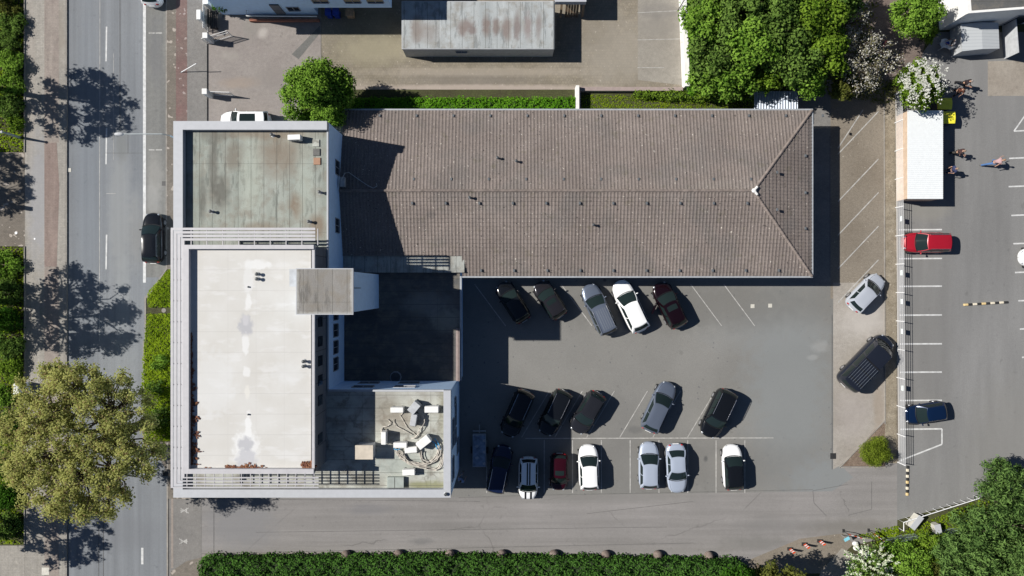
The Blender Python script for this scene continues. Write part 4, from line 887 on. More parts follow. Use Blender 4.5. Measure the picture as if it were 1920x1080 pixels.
# gates and pillars at the street
M['pillar'] = plain('white_pillar', (.68, .67, .65), .8, var=.05); M['iron'] = plain('dark_iron', (.03, .03, .03), .5)
G2 = 'white gate pillars along the street'
for px, py, h, d in ((385, 2, 1.5, 'white gate pillar at the top edge beside the garden'), (384, 66, 1.5, 'white gate pillar at the hinge of the upper open gate'), (383, 171, 1.4, 'white gate pillar at the hinge of the lower open gate'), (372, 27, 1.6, 'white slim cabinet standing on the pavement before the gate pillars')):
    x, y = G(px, py, h); t = thing('gate_pillar' if px > 375 else 'street_cabinet', d, 'pillar' if px > 375 else 'cabinet', (x, y, 0), 0, G2 if px > 375 else None)
    w_ = .2 if px > 375 else .16; l_ = .22 if px > 375 else .4
    MB().box(x-w_, x+w_, y-l_, y+l_, 0, h-.08).build('shaft', M['pillar'], t); MB().bev(x-w_-.03, x+w_+.03, y-l_-.03, y+l_+.03, h-.08, h, .03).build('cap', M['pillar'], t)
def gate(a, b, h, label):
    A, B_ = Vector((*G(*a), 0)), Vector((*G(*b), 0)); t = thing('iron_gate', label, 'gate', A, 0, 'open iron gates'); m = MB()
    for z in (.12, .9, h): m.tube([(A.x, A.y, z), (B_.x, B_.y, z)], .03, 5)
    m.tube([A+Vector((0, 0, .05)), A+Vector((0, 0, h))], .04, 5); m.tube([B_+Vector((0, 0, .05)), B_+Vector((0, 0, h))], .04, 5); m.build('gate_frame', M['pillar'], t); m = MB()
    n = int((B_-A).length/.13)
    for i in range(1, n): q = A+(B_-A)*i/n; m.tube([(q.x, q.y, .12), (q.x, q.y, h)], .014, 4)
    m.build('bars', M['iron'], t)
gate((390, 82), (436, 68), 1.3, 'open iron gate swung into the yard below the upper pillar')
gate((391, 178), (440, 180), 1.2, 'open iron gate swung into the yard by the lower pillar')
f = thing('street_fence', 'white picket fence with iron bars between the two upper gate pillars', 'fence', (*G(392, 34), 0)); m = MB()
for z in (.3, 1.2): m.tube([(*G(392, 8), z), (*G(392, 62), z)], .04, 5)
m.build('rail', M['pillar'], f); m = MB()
for i in range(18): q = G(392, 8+3*i); m.box(q[0]-.02, q[0]+.02, q[1]-.04, q[1]+.04, 0, 1.3)
m.build('pickets', M['pillar'], f)
t = thing('bench', 'dark slatted garden bench behind the street fence', 'bench', (*G(404, 40), 0)); x, y = G(404, 40); m = MB()
for k in range(4): m.box(x-.3+k*.16, x-.18+k*.16, y-.8, y+.8, .42, .46)
m.build('seat', M['iron'], t); m = MB()
for s in (-.7, .7): m.box(x-.28, x+.28, y+s-.03, y+s+.03, 0, .42)
m.build('leg', M['iron'], t); m = MB()
for k in range(3): m.box(x-.36, x-.32, y-.8, y+.8, .55+.13*k, .64+.13*k)
m.build('backrest', M['iron'], t)
# lamps
M['lampgrey'] = plain('galvanised_steel', (.3, .33, .34), .4, .5)
t = thing('street_lamp', 'street lamp reaching over the street from behind the mossy roofed block', 'street lamp', (-26.5, 11.75, 0), 0, 'street lamps')
m = MB(); m.tube([(-26.5, 11.75, 0), (-26.5, 11.75, 7.2), (-26.7, 11.9, 7.8)], [.1, .07, .06], 8); m.build('pole', M['lampgrey'], t)
MB().tube([(-26.7, 11.9, 7.8), (-27.2, 11.98, 8.0), (-30.2, 11.95, 8.1)], .04, 6).build('arm', M['lampgrey'], t)
m = MB(); m.ball((-30.5, 11.95, 8.1), .4, 10, 6, (1, .38, .25)); m.build('lamp_head', M['ltgrey'], t, True)
x, y = G(38, 258); t = thing('street_lamp', 'thick grey green lamp post rising at the left edge of the verge', 'street lamp', (x, y, 0), 0, 'street lamps')
MB().tube([(x, y, 0), (x, y, .6), (x, y, 2.2)], [.14, .13, .08], 8).build('pole', M['mesh'], t)
m = MB(); m.ball((x, y, 2.25), .13, 8, 6, (1, 1, .6)); m.build('lamp_head', M['ltgrey'], t, True)
x, y = G(1271, 20); t = thing('street_lamp', 'thin dark lamp post beside the whitewashed wall at the top', 'street lamp', (x, y, 0), 0, 'street lamps')
MB().tube([(x, y, 0), (x, y, 3.2)], [.05, .035], 8).build('pole', M['iron'], t); m = MB(); m.ball((x, y, 3.3), .15, 8, 6); m.build('lamp_head', M['iron'], t)
A = Vector((*G(341, 136), .1)); t = thing('leaning_post', 'thin white post leaning over the red path before the lower gate', 'post', A)
T_ = Vector((*G(368, 119, 1.4), 1.4)); MB().tube([A, T_], [.04, .035], 6).build('pole', M['wsteel'], t); m = MB(); m.lathe([(.1, 0), (.06, .06)], A, 8); m.build('foot', M['metal'], t)
# traffic light / sign whose shadow falls on the forecourt
for k, (px, py, d, h) in enumerate(((-50, 372, 'traffic signal mast just outside the left edge, throwing a blocky shadow', 4.4),)):
    x, y = G(px, py); t = thing('signal_mast', d, 'traffic signal', (x, y, 0)); MB().tube([(x, y, 0), (x, y, h)], .05, 6).build('pole', M['lampgrey'], t)
    m = MB(); m.bev(x-.14, x+.14, y-.18, y+.18, h-.5, h+.35, .02); m.build('signal_head', M['pipe'], t); m = MB(); m.box(x-.02, x+.02, y-.25, y+.25, h-1.3, h-.85); m.build('sign_plate', M['metal'], t)
# striped wheel-stop bars, manholes, covers
M['stripe'] = None; t = NT('striped_bar', .6)
def striped(px0, py0, px1, py1, label):
    a, b = Vector(G(px0, py0)), Vector(G(px1, py1)); n = 10; r = thing('striped_kerb_bar', label, 'kerb bar', ((a.x+b.x)/2, (a.y+b.y)/2, 0), 0, 'striped kerb bars'); ang = math.atan2(b.y-a.y, b.x-a.x); L = (b-a).length/n
    for i in range(n):
        c = a+(b-a)*(i+.5)/n; m = MB(); m.rbox(c.x, c.y, L*.97, .2, .006, .13, ang, .03)
        m.build('segment', M['yel2'] if i in (0, 4, 5, 9) and i % 2 == 0 else (M['iron'] if i % 2 else M['cream']), r)
M['yel2'] = plain('cream_yellow', (.6, .45, .22), .7); M['cream'] = plain('cream_white', (.62, .56, .44), .7)
striped(1806, 571.5, 1889, 566.5, 'cream and black striped kerb bar lying across the open middle of the right hand lot')
striped(1700, 929, 1701, 873, 'cream and black striped kerb bar below the end of the white fence')
def cover(px, py, r, label, mat='kerb', sq=False, z=.02, nm='manhole_cover'):
    x, y = G(px, py); m = MB()
    if sq: m.rbox(x, y, 2*r, 2*r, z-.03, z, 0, .006); m.rbox(x, y, .5*r, .5*r, z, z+.006)
    else: m.lathe([(r, z-.03), (r, z), (r*.8, z+.004), (.001, z+.004)], (x, y, 0), 16)
    return tag(recenter(m.build(nm, M[mat]), (x, y, z-.03)), label, 'manhole cover' if nm != 'drain_grate' else 'drain', None)
M['ccover'] = plain('pale_cover', (.5, .48, .42), .8)
cover(1411, 574, .17, 'small pale square cover in the car park, left of two', 'ccover', True)
cover(1444, 573, .17, 'small pale square cover in the car park, right of two', 'ccover', True)
cover(87, 1070, .33, 'pale square cover in the bottom left pavement', 'ccover', True, .135)
cover(308, 582, .2, 'round stone cover between the two grass plots', 'kerb', False, .1)
cover(130, 319, .17, 'small white plate at the left kerb of the street', 'ccover', True, .03)
cover(32, 437, .12, 'white round marker on the forecourt', 'wsteel', False, .13)
cover(67, 448, .08, 'small white marker on the pale pavement', 'wsteel', False, .14)
cover(1562, 855, .26, 'square drain grate at the tip of the concrete bays', 'iron', True, .03, 'drain_grate')
cover(308, 344, .2, 'dark gully grate beside the parking strip', 'iron', True, .02, 'drain_grate')
cover(311, 887, .25, 'dark gully grate at the driveway mouth', 'iron', True, .07, 'drain_grate')
# stone balls along the hedge
M['stone'] = ground('stone_ball', (.13, .1, .085), (.26, .21, .18), big=2.5, fine=15, fv=.3)
sb = None; pos = [(650, 1038, 'half hidden by the hedge, furthest left'), (748, 1037, 'second from the left'), (844, 1037, 'third from the left'), (941, 1037, 'fourth from the left'), (1038, 1037, 'below the white car row, fifth from the left'), (1135, 1038, 'sixth from the left'), (1232, 1038, 'seventh from the left'), (1327, 1040, 'furthest right, by the hedge end')]
for px, py, d in pos:
    x, y = G(px, py)
    if sb is None: m = MB(); m.ball((0, 0, .33), .42, 20, 12, (1, 1, .92)); sb = m.build('stone_ball', M['stone'], None, True); o = sb
    else: o = sb.copy(); COL.objects.link(o)
    o.location = (x, y, 0); o.rotation_euler = (0, 0, px); tag(o, 'brown stone ball on the hedge verge, '+d, 'stone ball', 'stone balls along the hedge')
# cabinets and barrier clutter lower right
for (px, py, lx, ly, a, h, d) in ((1719, 980, .45, 1.3, -38, .8, 'pale metal cabinet leaning diagonally, left of two in the grass'), (1759, 993, .5, .85, 12, .7, 'pale metal cabinet, right of two in the grass')):
    x, y = G(px, py, h); t = thing('metal_cabinet', d, 'cabinet', (x, y, 0), 0, 'metal cabinets in the grass'); MB().rbox(x, y, lx, ly, 0, h, math.radians(a), .02).build('body', M['ccover'], t); MB().rbox(x, y, lx+.06, ly+.06, h, h+.04, math.radians(a), .01).build('top', M['cap'], t)
M['orange'] = plain('orange_plastic', (.6, .08, .02), .5)
for px, py, d in ((1481, 1029, 'left'), (1508, 1020, 'middle'), (1537, 1014, 'right')):
    x, y = G(px, py); t = thing('marker_beacon', 'orange and white marker beacon on the verge, %s of three' % d, 'beacon', (x, y, 0), 0, 'orange marker beacons')
    MB().rbox(x, y, .5, .3, .0, .08, 0, .02).build('base', M['iron'], t); MB().rbox(x, y, .24, .05, .08, 1.0, .5).build('panel', M['orange'], t)
    for k in range(2): m = MB(); m.rbox(x, y, .25, .06, .3+.35*k, .45+.35*k, .5); m.build('white_band', M['wsteel'], t)
for (a, b, d) in (((1581, 995), (1612, 1004), 'red and white barrier board by the blue sign'), ((1628, 994), (1650, 1010), 'red and white barrier board against the mesh fence')):
    A, B_ = Vector((*G(*a), 0)), Vector((*G(*b), 0)); t = thing('barrier_board', d, 'barrier', A, 0, 'red and white barrier boards'); n = 6
    for mt, par in (('orange', 0), ('wsteel', 1)):
        m = MB()
        for i in range(par, n, 2):
            p = A+(B_-A)*i/n; q = A+(B_-A)*(i+1)/n; m.add([(p.x, p.y, .75), (q.x, q.y, .75), (q.x, q.y, 1.0), (p.x, p.y, 1.0), (p.x, p.y+.04, .75), (q.x, q.y+.04, .75), (q.x, q.y+.04, 1.0), (p.x, p.y+.04, 1.0)], [(0, 1, 2, 3), (7, 6, 5, 4), (3, 2, 6, 7), (0, 3, 7, 4), (1, 5, 6, 2)])
        m.build('red_panel' if not par else 'white_panel', M[mt], t)
    m = MB()
    for q in (A, B_): m.tube([(q.x, q.y, 0), (q.x, q.y, 1)], .03, 5); m.rbox(q.x, q.y, .16, .3, .0, .06)
    m.build('foot', M['iron'], t)
M['cyan'] = plain('pale_blue_sign', (.2, .5, .6), .5)
x, y = G(1588, 1011, 1.1); t = thing('blue_sign', 'small pale blue sign panel behind the barrier boards', 'sign', (x, y, 0)); MB().rbox(x, y, .5, .28, 1.07, 1.1, .5).build('panel', M['cyan'], t); MB().tube([(x, y, 0), (x, y, 1.07)], .03, 5).build('pole', M['metal'], t)
# white sack heap beside the sign
t = thing('white_sacks', 'white plastic sacks heaped beside the flowering shrub at the bottom', 'sacks', (*G(1612, 1030), 0))
for k, (px, py, r) in enumerate(((1602, 1018, .28), (1604, 1026, .3), (1613, 1033, .2), (1620, 1039, .38))):
    x, y = G(px, py); m = MB(); m.ball((x, y, r*.6), r, 10, 7, (1, .8, .7)); m.build('sack', M['pillar'], t, True)
# ---------------------------------------------------------------- people
SK = plain('skin', (.4, .24, .17), .7)
def skinmesh(name, nodes, edges, mat, parent, sub=1):
    me = D.meshes.new(name); me.from_pydata([n[:3] for n in nodes], edges, []); me.materials.append(mat)
    o = D.objects.new(name, me); COL.objects.link(o); o.parent = parent
    me.skin_vertices.new() if hasattr(me.skin_vertices, 'new') and not me.skin_vertices else None
    md = o.modifiers.new('skin', 'SKIN')
    md.use_smooth_shade = True
    if not me.skin_vertices: return o
    sv = me.skin_vertices[0].data
    for i, n in enumerate(nodes): sv[i].radius = (n[3], n[3])
    sv[0].use_root = True
    s = o.modifiers.new('sub', 'SUBSURF'); s.levels = s.render_levels = sub
    return o
def person(px, py, face, top, legs, hair, label, stride=.25, arms=((.35, .35), (.3, -.1)), lean=.0, sleeves=False):
    x, y = G(px, py); t = thing('person', label, 'person', (x, y, .01), math.radians(face), 'people in the lots')
    la = lean; N = [(0, 0, .95, .125), (la*.35, 0, 1.15, .115), (la*.8, 0, 1.38, .12), (la, 0, 1.5, .055), (la*1.15+.03, 0, 1.62, .085), (la*1.15+.04, 0, 1.7, .08)]
    E = [(0, 1), (1, 2), (2, 3), (3, 4), (4, 5)]
    def add(ch, par, sk=None):
        for n in ch: N.append(n); E.append((par, len(N)-1)); par = len(N)-1
        return par
    pants = [(0, 0, .98, .165)]; pe = []; shirt = [(0, 0, .93, .175), (la*.35, 0, 1.15, .18), (la*.8, 0, 1.38, .185), (la*.95, 0, 1.48, .11)]; se = [(0, 1), (1, 2), (2, 3)]
    for s, k in ((1, 1), (-1, -1)):
        st = stride*k; leg = [(0, s*.1, .86, .095), (st*.55, s*.1, .48, .062), (st*.9-.02, s*.1, .1, .042), (st*.9+.1, s*.1, .05, .04)]
        add(leg, 0)
        p = 0
        for n in leg[:3]: pants.append((n[0], n[1], n[2], n[3]+.035)); pe.append((p, len(pants)-1)); p = len(pants)-1
        fwd, out = arms[0] if s > 0 else arms[1]
        sh = (la*.8, s*.2, 1.4, .058); el = (la*.8+fwd*.4, s*(.26+.05), 1.13, .042); wr = (la*.8+fwd*1.3, s*(.24-out*.3), 1.0+fwd*.35, .028); hd = (wr[0]+.07, wr[1], wr[2]+.01, .026)
        e = add([sh, el, wr, hd], 2)
        for q in range(-2, 2): add([(hd[0]+.05, hd[1]+.016*q, hd[2]-.005, .009), (hd[0]+.085-.006*abs(q), hd[1]+.018*q, hd[2]-.02, .008)], e)
        add([(hd[0]+.02, hd[1]-s*.05, hd[2], .01)], e)
        p = 2
        for n in ([sh, el, wr] if sleeves else [sh, (sh[0]+(el[0]-sh[0])*.7, sh[1]+(el[1]-sh[1])*.7, sh[2]+(el[2]-sh[2])*.7, .05)]): shirt.append((n[0], n[1], n[2], n[3]+.032)); se.append((p, len(shirt)-1)); p = len(shirt)-1
    skinmesh('body', N, E, SK, t); skinmesh('shirt', shirt, se, plain('cloth_%s' % str(top), top, .85), t); skinmesh('trousers', pants, pe, plain('cloth_%s' % str(legs), legs, .85), t)
    m = MB(); hx_ = la*1.15+.015; m.ball((hx_, 0, 1.715), .105, 10, 6, (1.0, .85, .72)); m.build('hair', plain('hair_%s' % str(hair), hair, .8), t, True, local=True)
    m = MB(); m.ball((hx_+.125, 0, 1.64), .016, 6, 4); [m.ball((hx_+.03, s*.088, 1.65), .02, 6, 4) for s in (1, -1)]; m.build('nose_and_ears', SK, t, True, local=True)
    m = MB(); [m.ball((hx_+.1, s*.032, 1.67), .011, 6, 4) for s in (1, -1)]; m.box(hx_+.1, hx_+.112, -.022, .022, 1.585, 1.592); m.build('eyes_and_mouth', M['pipe'], t, local=True)
    m = MB()
    for s, k in ((1, 1), (-1, -1)): m.ball((stride*k*.9+.05, s*.1, .045), .13, 8, 5, (1, .38, .36))
    m.build('shoes', M['pipe'], t, True, local=True); return t
dk = (.02, .012, .014)
person(1797, 160, -50, dk, (.012, .012, .015), (.25, .22, .2), 'person in dark clothes with grey hair and bare forearms beside the flowering tree', .5, ((.3, 1), (.35, .8)), .12)
person(1786, 176, -120, (.14, .05, .03), (.05, .03, .025), (.1, .05, .03), 'person in brown by the yellow lidded bins holding something white', .3, ((.35, .3), (.3, .2)), .08)
person(1784, 288, -40, (.05, .025, .025), (.05, .045, .04), (.25, .18, .13), 'person in dark top with both bare arms forward beside the container', .2, ((.35, 1), (.35, 1)), .1)
person(1851, 307, 5, (.36, .24, .24), (.06, .13, .28), (.28, .16, .09), 'person in blue jeans and pinkish top striding across the right hand lot', .75, ((.3, -.6), (-.2, -.6)), .3)
person(1773, 322, 200, (.03, .04, .1), (.03, .04, .1), (.25, .18, .12), 'person in dark blue standing in the shade of the container', .1)
person(866, 893, 60, (.25, .3, .42), (.2, .24, .28), (.05, .03, .02), 'person in pale clothes in the shade at the corner of the office block', .4)
person(1646, 92, 160, (.4, .12, .12), (.03, .05, .12), (.5, .42, .35), 'person in red behind the sparse white blossoms', .2)
person(1776, 88, 180, (.3, .29, .3), (.08, .08, .1), (.3, .25, .22), 'person in grey bending over a white cloth beside the grey shed', .2, ((.4, .4), (.4, .4)), .3)
t = thing('cloth_covered_table', 'low table under a crumpled white cloth by the shed', 'table', (*G(1769, 88), 0)); x, y = G(1769, 88)
m = MB(); m.grid(lambda u, v: (x-.65+1.3*u+.06*math.sin(v*9), y-.4+.8*v+.08*math.sin(u*8), .75+.05*math.sin(u*14)*math.sin(v*11)-.25*max(0, abs(2*u-1)-.8)*5*.4), 16, 12); m.build('cloth', M['pillar'], t, True)
m = MB(); [m.box(x+a-.03, x+a+.03, y+b-.03, y+b+.03, 0, .68) for a in (-.5, .5) for b in (-.3, .3)]; m.build('leg', M['metal'], t)
m = MB(); m.rbox(x-.15, y+.05, .3, .25, .8, .86, .4, .02); m.build('blue_box', M['binblue'], t)
# ---------------------------------------------------------------- vegetation
def leafmat(name, c1, c2, c3=None, trans=.35, f3=.12):
    mt = D.materials.new(name); mt.use_nodes = True; n = mt.node_tree.nodes; l = mt.node_tree.links; n.clear()
    out = n.new('ShaderNodeOutputMaterial'); df = n.new('ShaderNodeBsdfDiffuse'); tr = n.new('ShaderNodeBsdfTranslucent'); mx = n.new('ShaderNodeMixShader'); mx.inputs[0].default_value = trans
    ge = n.new('ShaderNodeNewGeometry'); no = n.new('ShaderNodeTexNoise'); no.inputs['Scale'].default_value = .7; no.inputs['Detail'].default_value = 3; l.new(ge.outputs['Position'], no.inputs['Vector'])
    ad = n.new('ShaderNodeMath'); ad.operation = 'MULTIPLY_ADD'; l.new(ge.outputs['Random Per Island'], ad.inputs[0]); ad.inputs[1].default_value = .55; l.new(no.outputs[0], ad.inputs[2])
    rp = n.new('ShaderNodeValToRGB'); l.new(ad.outputs[0], rp.inputs[0]); e = rp.color_ramp.elements; e[0].position = .4; e[0].color = (*c1, 1); e[1].position = 1.05 if False else 1.0; e[1].color = (*c2, 1)
    col = rp.outputs[0]
    if c3:
        gt = n.new('ShaderNodeMath'); gt.operation = 'LESS_THAN'; l.new(ge.outputs['Random Per Island'], gt.inputs[0]); gt.inputs[1].default_value = f3
        m3 = n.new('ShaderNodeMix'); m3.data_type = 'RGBA'; l.new(gt.outputs[0], m3.inputs[0]); l.new(col, m3.inputs[6]); m3.inputs[7].default_value = (*c3, 1); col = m3.outputs[2]
    l.new(col, df.inputs[0]); l.new(col, tr.inputs[0]); l.new(df.outputs[0], mx.inputs[1]); l.new(tr.outputs[0], mx.inputs[2]); l.new(mx.outputs[0], out.inputs[0]); return mt
LM = dict(deep=leafmat('deep_green_leaves', (.028, .07, .012), (.17, .27, .055), (.01, .022, .006), .35, .15), bright=leafmat('bright_green_leaves', (.05, .13, .01), (.23, .38, .055), (.01, .03, .006), .35, .12),
    yellow=leafmat('yellow_green_leaves', (.045, .1, .008), (.2, .31, .035), (.012, .03, .006), .35, .12), olive=leafmat('olive_spring_leaves', (.17, .2, .05), (.52, .52, .18), (.28, .21, .1), .55, .1),
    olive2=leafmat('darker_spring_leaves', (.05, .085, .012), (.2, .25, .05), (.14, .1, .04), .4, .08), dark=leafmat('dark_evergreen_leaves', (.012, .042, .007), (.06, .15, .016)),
    willow=leafmat('feathery_green_leaves', (.03, .075, .02), (.17, .28, .075), (.012, .03, .008), .35, .2), flower=leafmat('white_flowers', (.5, .5, .44), (.72, .72, .66)), blossom=leafmat('white_blossom', (.3, .28, .22), (.6, .58, .52), (.17, .16, .08), .3, .45), cream=leafmat('cream_blossom', (.42, .46, .3), (.72, .74, .58), (.08, .2, .02), .3, .25),
    hedge=leafmat('hedge_leaves', (.018, .055, .009), (.085, .19, .035), (.008, .02, .006), .3, .22), grass=leafmat('grass_blades', (.07, .13, .007), (.26, .36, .02)), ivy=leafmat('ivy_leaves', (.05, .16, .008), (.14, .32, .022)), box=leafmat('clipped_yew', (.07, .11, .01), (.2, .26, .03)), dull=leafmat('dull_shrub_leaves', (.05, .07, .015), (.16, .17, .04)))
M['bark'] = plain('bark', (.09, .07, .05), .95, var=.4)
def leaves(name, P, Nn, size, mat, parent, rs, aspect=.55, up=.35, jit=.35, upw=None):
    """one mesh of separate leaf faces at P (n,3), loosely facing Nn"""
    n = len(P); nr = Nn+rs.normal(0, .5, (n, 3)); nr[:, 2] += up*1.8; nr /= np.linalg.norm(nr, axis=1)[:, None]+1e-9
    a = np.cross(nr, rs.normal(0, 1, (n, 3))); a /= np.linalg.norm(a, axis=1)[:, None]+1e-9; b = np.cross(nr, a)
    s = (size*(1+rs.uniform(-jit, jit, n)))[:, None]*.5
    V = np.empty((n, 4, 3)); V[:, 0] = P+a*s; V[:, 1] = P+b*s*aspect+nr*s*.15; V[:, 2] = P-a*s; V[:, 3] = P-b*s*aspect+nr*s*.15
    off = np.array(origin(parent)) if parent else 0
    V = (V-off).reshape(-1, 3); me = D.meshes.new(name); me.vertices.add(4*n); me.vertices.foreach_set('co', V.ravel().astype(np.float32))
    me.loops.add(4*n); me.loops.foreach_set('vertex_index', np.arange(4*n, dtype=np.int32)); me.polygons.add(n); me.polygons.foreach_set('loop_start', np.arange(0, 4*n, 4, dtype=np.int32))
    me.materials.append(mat); me.update(); me.validate()
    o = D.objects.new(name, me); COL.objects.link(o)
    if parent: o.parent = parent
    return o
def blobs(C, R, per, rs, flat=.8, fill=.45):
    """leaf points in lumpy clumps: C (k,3) centres, R (k,) radii"""
    Ps = []; Ns = []
    for c, r in zip(C, R):
        n = max(6, int(per*r*r)); d = rs.normal(0, 1, (n, 3)); d /= np.linalg.norm(d, axis=1)[:, None]
        d[:, 2] = np.where(rs.rand(n) < .55, np.abs(d[:, 2]), d[:, 2])
        rr = r*(rs.rand(n)**fill)*(1+rs.normal(0, .12, n)); p = c+d*rr[:, None]*np.array([1, 1, flat]); Ps.append(p); Ns.append(d)
    return np.vstack(Ps), np.vstack(Ns)
def tree(name, label, px, py, z, R, mat, seed, h0=None, nb=26, br=.36, per=300, ls=.26, group=None, flat=.62, limb=True, cat='tree', aspect=.55, up=.35, base=None, tw=1., fill=.45, squash=(1, 1), upper=True):
    """crown centre at photo pixel (px,py) when it stands at height z"""
    rs = np.random.RandomState(seed); x, y = G(px, py, z); bx_, by_ = base or (x, y)
    t = thing(name, label, cat, (bx_, by_, 0), 0, group)
    C = []; k = 0
    while len(C) < nb and k < 4000:
        k += 1; p = rs.uniform(-1, 1, 3); q = np.linalg.norm(p)
        if q > 1 or (q < .45 and rs.rand() < .8): continue
        if not upper and False: pass
        if p[2] < -.55: continue
        if all(np.linalg.norm((p-c)*np.array([1, 1, .8])) > .3*(26/nb)**.33 for c in C) or k > 3000: C.append(p)
    C = np.array(C); W_ = C*np.array([R*(1-br*.75)*squash[0], R*(1-br*.75)*squash[1], R*flat]); W_ += np.array([x, y, z]); Rb = R*br*rs.uniform(.65, 1.15, len(C))
    if limb:
        zt = max(.5, z-R*flat*.75); fork = Vector((bx_+(x-bx_)*.5, by_+(y-by_)*.5, zt*.75)); r0 = R*.045*tw+.03
        m = MB(); m.tube([(bx_, by_, -.05), (bx_, by_, zt*.35), fork], [r0*1.35, r0*1.05, r0*.85], 8); m.build('trunk', M['bark'], t, True)
        m = MB(); nl = 7
        order = sorted(range(len(C)), key=lambda i: math.atan2(C[i][1], C[i][0])); grp = [order[i::1][0:1] for i in range(0)]
        mains = []
        for i in range(nl):
            g_ = order[int(i*len(order)/nl):int((i+1)*len(order)/nl)]
            if not g_: continue
            mid = Vector(np.mean(W_[g_], axis=0)); mid = fork+(mid-fork)*.72; bend = fork+(mid-fork)*.5+Vector((rs.normal(0, .06*R), rs.normal(0, .06*R), .08*R))
            m.tube([fork, bend, mid], [r0*.6, r0*.42, r0*.28], 6)
            for j in g_:
                e = Vector(W_[j]); b = mid+(e-mid)*.5+Vector((rs.normal(0, .05*R), rs.normal(0, .05*R), .04*R)); m.tube([mid, b, e], [r0*.24, r0*.15, .015], 5)
                for _ in range(3):
                    dd = Vector(rs.normal(0, 1, 3)).normalized()*Rb[j]*.9; m.tube([e-(e-b)*.2, e+dd], [r0*.1, .01], 4)
        m.build('branches', M['bark'], t, True)
    P, N_ = blobs(W_, Rb, per, rs, .85, fill); leaves('crown', P, N_, ls, LM[mat] if isinstance(mat, str) else mat, t, rs, aspect, up)
    return t
def mass(name, label, cat, poly, zt, mat, seed, dens=60, ls=.16, lump=.25, lsc=.9, body=True, kind=None, group=None, side=True, zb=0, aspect=.6, core=(.02, .035, .01)):
    """hedge / ground cover filling the px polygon up to height zt (world leaf faces, lumpy top, leafy sides)"""
    rs = np.random.RandomState(seed); W_ = [G(a, b, zt if body else 0) for a, b in poly]; xs = [p[0] for p in W_]; ys = [p[1] for p in W_]
    cx_, cy_ = sum(xs)/len(xs), sum(ys)/len(ys); t = thing(name, label, cat, (cx_, cy_, 0), 0, group) if not kind else None
    area = abs(sum(W_[i][0]*W_[(i+1) % len(W_)][1]-W_[(i+1) % len(W_)][0]*W_[i][1] for i in range(len(W_))))/2; n = int(area*dens*1.6)
    X = rs.uniform(min(xs), max(xs), n*3); Y = rs.uniform(min(ys), max(ys), n*3); ins = np.zeros(len(X), bool); j = len(W_)-1
    for i in range(len(W_)):
        (xi, yi), (xj, yj) = W_[i], W_[j]; c = ((yi > Y) != (yj > Y)) & (X < (xj-xi)*(Y-yi)/((yj-yi) or 1e-9)+xi); ins ^= c; j = i
    X, Y = X[ins][:n], Y[ins][:n]; ph = rs.uniform(0, 6, 8)
    def hgt(X, Y): return lump*(.5*np.sin(X*1.9*lsc+ph[0])*np.sin(Y*2.3*lsc+ph[1])+.3*np.sin(X*4.1*lsc+ph[2]+Y)*np.sin(Y*3.7*lsc+ph[3])+.25*np.sin(X*7.3*lsc+ph[4])*np.sin(Y*6.9*lsc+ph[5]))
    Z = zt+hgt(X, Y)-np.abs(rs.normal(0, .12*max(zt, .3), len(X))); Nn = np.zeros((len(X), 3)); Nn[:, 2] = 1
    P = np.stack([X, Y, np.maximum(Z, .03)], 1)
    if side and body:
        for i in range(len(W_)):
            a, b = np.array(W_[i]), np.array(W_[(i+1) % len(W_)]); L_ = np.linalg.norm(b-a); k = int(L_*(zt-zb)*dens*.8); u = rs.rand(k)[:, None]; nn = np.array([(b-a)[1], -(b-a)[0]])/max(L_, .01)
            if (cx_-a[0])*nn[0]+(cy_-a[1])*nn[1] > 0: nn = -nn
            q = a+(b-a)*u+nn*(rs.normal(0, .1, (k, 1))+.06*np.sin(u*L_*2.6)); P = np.vstack([P, np.column_stack([q, zb+rs.rand(k)*(zt-zb)])]); Nn = np.vstack([Nn, np.tile([nn[0], nn[1], .3], (k, 1))])
    if body:
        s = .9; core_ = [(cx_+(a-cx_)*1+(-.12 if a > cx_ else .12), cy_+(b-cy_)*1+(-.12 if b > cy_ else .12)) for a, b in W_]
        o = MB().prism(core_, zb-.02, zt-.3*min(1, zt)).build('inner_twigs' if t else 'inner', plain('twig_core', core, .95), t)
        if not t: tag(o, kind='structure')
    o = leaves('foliage' if t else name, P, Nn, ls, LM[mat], t, rs, aspect, .4)
    if kind: tag(o, label, cat, None, kind)
    return t or o
# big street tree
tree('street_tree', 'large spring leaved street tree spreading over the street at the lower left', 150, 826, 7.6, 6.9, 'olive', 11, nb=240, br=.12, per=480, ls=.16, flat=.42, base=(-32.6, -12.0), group='street trees', tw=1.1, aspect=.75, fill=1.1, up=.8)
GS = 'street trees'
for i, (sx, sy, r, d) in enumerate(((150, 196, 4.6, 'upper'), (150, 590, 5.0, 'middle'), (118, 990, 4.0, 'lower'), (-8, 345, 3.6, 'forecourt'))):
    zc = 7.6; X = (sx-960)/21-1.14*zc; Y = (540-sy)/21+.21*zc
    px, py = 960+X*FP/(HC-zc), 540-Y*FP/(HC-zc)
    tree('street_tree', 'street tree outside the left edge, shading the %s part of the street' % d if d != 'forecourt' else 'smaller street tree outside the left edge shading the paved forecourt', px, py, zc, r, 'olive2', 20+i, nb=70, br=.15, per=330, ls=.24, flat=.5, group=GS, tw=1.15, fill=.8, aspect=.7, squash=(1.0, .8 if i == 0 else .95))
# round green tree by the mossy roof
tree('round_tree', 'dense round bright green tree between the yard and the mossy roof', 597, 181, 4.4, 3.35, 'bright', 5, nb=70, br=.24, per=900, ls=.2, flat=.7, cat='tree')
